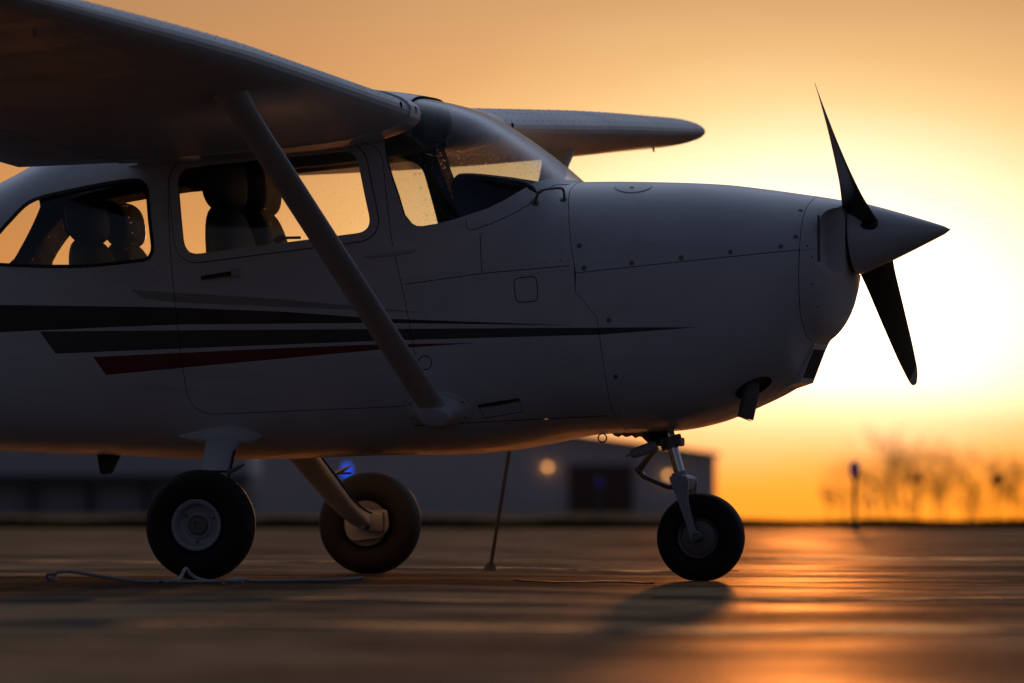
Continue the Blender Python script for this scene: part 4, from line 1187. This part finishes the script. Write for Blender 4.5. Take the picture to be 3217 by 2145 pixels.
for u, v in ((1258, 1072), (1535, 1090)):
    q = site(rr(u), HD - 0.25, zz(v))
    lampo = link('wall_lamp', xform(lathe([(0.0, -0.13), (0.08, -0.11), (0.13, -0.02), (0.12, 0.06), (0.0, 0.13)], 'z', 16), Matrix.Translation(q - Vector(hang.location))), M['amber'], hang)
    link('lamp_bracket', xform(box((0.12, 0.3, 0.06)), Matrix.Translation(q - Vector(hang.location) + Vector((0, 0.12, 0.14)))), M['trim'], lampo)

RD = 330.0
row = empty('hangar_row', site(rr(150, RD), RD, -0.3), label='long low pale hangar row with dark eaves at the left', category='hangar')
hpart('wall', quad_prism([(rr(-400, RD), -0.4), (rr(560, RD), -0.4), (rr(560, RD), zz(1098, RD)), (rr(-400, RD), zz(1098, RD))], RD + 1.2, RD + 14), M['clad2'], row)
rf = hpart('roof', quad_prism([(rr(-410, RD), zz(1090, RD)), (rr(575, RD), zz(1090, RD)), (rr(575, RD), zz(1015, RD)), (rr(-410, RD), zz(1015, RD))], RD - 0.2, RD + 14.5), M['clad2'], row)
hpart('eaves', quad_prism([(rr(-412, RD), zz(1112, RD)), (rr(577, RD), zz(1112, RD)), (rr(577, RD), zz(1091, RD)), (rr(-412, RD), zz(1091, RD))], RD - 0.25, RD + 1.1), M['trim'], row)
for k, u in enumerate((-340, -200, -70, 75, 205, 335, 470)):
    hpart('post', quad_prism([(rr(u - 6, RD), -0.4), (rr(u + 6, RD), -0.4), (rr(u + 6, RD), zz(1112, RD)), (rr(u - 6, RD), zz(1112, RD))], RD + 0.2, RD + 0.6), M['trim'], row)
    dr = hpart('door', quad_prism([(rr(u + 14, RD), -0.35), (rr(u + 116, RD), -0.35), (rr(u + 116, RD), zz(1116, RD)), (rr(u + 14, RD), zz(1116, RD))], RD + 1.05, RD + 1.18), M['clad2'], row)

# ------------------------------------------------------------------ trees and weeds
def bare_tree(name, r, d, h, spread, label, seed, dens=1.0):
    rg = random.Random(seed); h *= rg.uniform(0.78, 1.12)
    base = site(r, d, field_z(r, d) - 0.1)
    tr_ = empty(name, base, label=label, category='tree', group='bare trees beyond the field')
    limbs = []; twigs = []
    def grow(p, dirv, L, rad, lev):
        q = p + dirv * L
        (limbs if lev < 2 else twigs).append((p, q, rad, rad * 0.65))
        if lev >= 5: return
        n = rg.choice((2, 3, 3)) if lev else int(5 * dens) + 1
        for i in range(n):
            t = rg.uniform(0.35, 1.0) if lev else rg.uniform(0.15, 1.0)
            nd = (dirv + Vector((rg.gauss(0, 0.5), rg.gauss(0, 0.5), rg.gauss(0.12, 0.30))) * spread).normalized()
            grow(p + dirv * L * t, nd, L * rg.uniform(0.50, 0.78) if lev else h * rg.uniform(0.25, 0.4), rad * 0.55, lev + 1)
    grow(Vector((0, 0, 0)), Vector((rg.gauss(0, 0.05), rg.gauss(0, 0.05), 1)).normalized(), h * 0.45, h * 0.012, 0)
    def build(segs, mn):
        V, F = [], []
        for p, q, a, b in segs:
            a, b = max(a, mn), max(b, mn * 0.7)
            t = (q - p).normalized(); u = t.orthogonal().normalized(); w = t.cross(u); k = len(V)
            for c, rad in ((p, a), (q, b)):
                for j in range(3):
                    th = 2 * math.pi * j / 3; V.append(tuple(c + u * rad * math.cos(th) + w * rad * math.sin(th)))
            F += [(k + j, k + (j + 1) % 3, k + 3 + (j + 1) % 3, k + 3 + j) for j in range(3)]
        me = bpy.data.meshes.new('t'); me.from_pydata(V, [], F); return me
    link('trunk', build(limbs, 0.010), M['bark'], tr_)
    link('crown', build(twigs, rg.uniform(0.0026, 0.0052)), M['bark'], tr_)
TD = 420
for i, (u, d, top, sp, lab) in enumerate([
    (1905, 400, 1128, 1.2, 'low bare bush left of the tall blue taxiway light'),
    (1985, 430, 1068, 1.0, 'pale bare tree just right of the tall blue taxiway light'),
    (2048, 470, 1010, 0.9, 'tallest hazy bare tree in the middle of the tree group'),
    (2105, 400, 1062, 1.0, 'thin bare tree behind the upright dried weed'),
    (2165, 440, 1045, 1.0, 'broad bare tree between the two dried weeds'),
    (2225, 400, 1080, 1.1, 'short bushy bare tree left of the leaning dried weed'),
    (2290, 460, 1052, 1.0, 'bare tree behind the leaning dried weed'),
    (2350, 420, 1090, 1.2, 'spreading bare tree at the right edge of the tree group'),
    (2440, 430, 1060, 1.1, 'bare tree standing beyond the right end of the group')]):
    bare_tree('bare_tree', rr(u, d), d, (zz(top, d) - field_z(rr(u, d), d)) * 1.2, sp, lab, 20 + i, 1.4)
for i, (u, d, top, lab) in enumerate([
    (1945, 640, 1062, 'faint far tree behind the tall blue taxiway light'),
    (2030, 660, 1006, 'faint far tree left of the hazy tree group peak'),
    (2085, 680, 1012, 'faint far tree right of the hazy tree group peak'),
    (2150, 640, 1030, 'faint far tree behind the broad bare tree'),
    (2240, 670, 1034, 'faint far tree above the short bushy bare tree'),
    (2325, 650, 1026, 'faint far tree near the right edge behind the leaning weed')]):
    bare_tree('bare_tree', rr(u, d), d, (zz(top, d) - field_z(rr(u, d), d)) * 1.15, 1.1, lab, 60 + i, 1.6)
def weed(u, d, h, lean, label):
    b = px(u, d, 0.0); b.z = field_z((u - 1176) / 18000 * d, d)
    w = empty('dried_weed', b, label=label, category='weed', group='dried weeds at the tarmac edge')
    link('stem', sweep(smooth_path([Vector((0, 0, -0.02)), RGT * lean * 0.2 + Vector((0, 0, h * 0.5)), RGT * lean * 0.5 + Vector((0, 0, h * 0.85))]), 0.006, seg=6), M['weed'], w)
    c = RGT * lean * 0.5 + Vector((0, 0, h * 0.85))
    link('seed_head', sweep([c, c + RGT * lean * 0.25 + Vector((0, 0, h * 0.06)), c + RGT * lean * 0.7 + Vector((0, 0, h * 0.13)), c + RGT * lean + Vector((0, 0, h * 0.17))], [0.02, 0.055, 0.045, 0.012], seg=10), M['weed'], w)
weed(2103, 104, 0.62, 0.05, 'upright dried weed with a dark round seed head')
weed(2262, 101, 0.60, 0.17, 'leaning dried weed with a long dark seed head near the right edge')
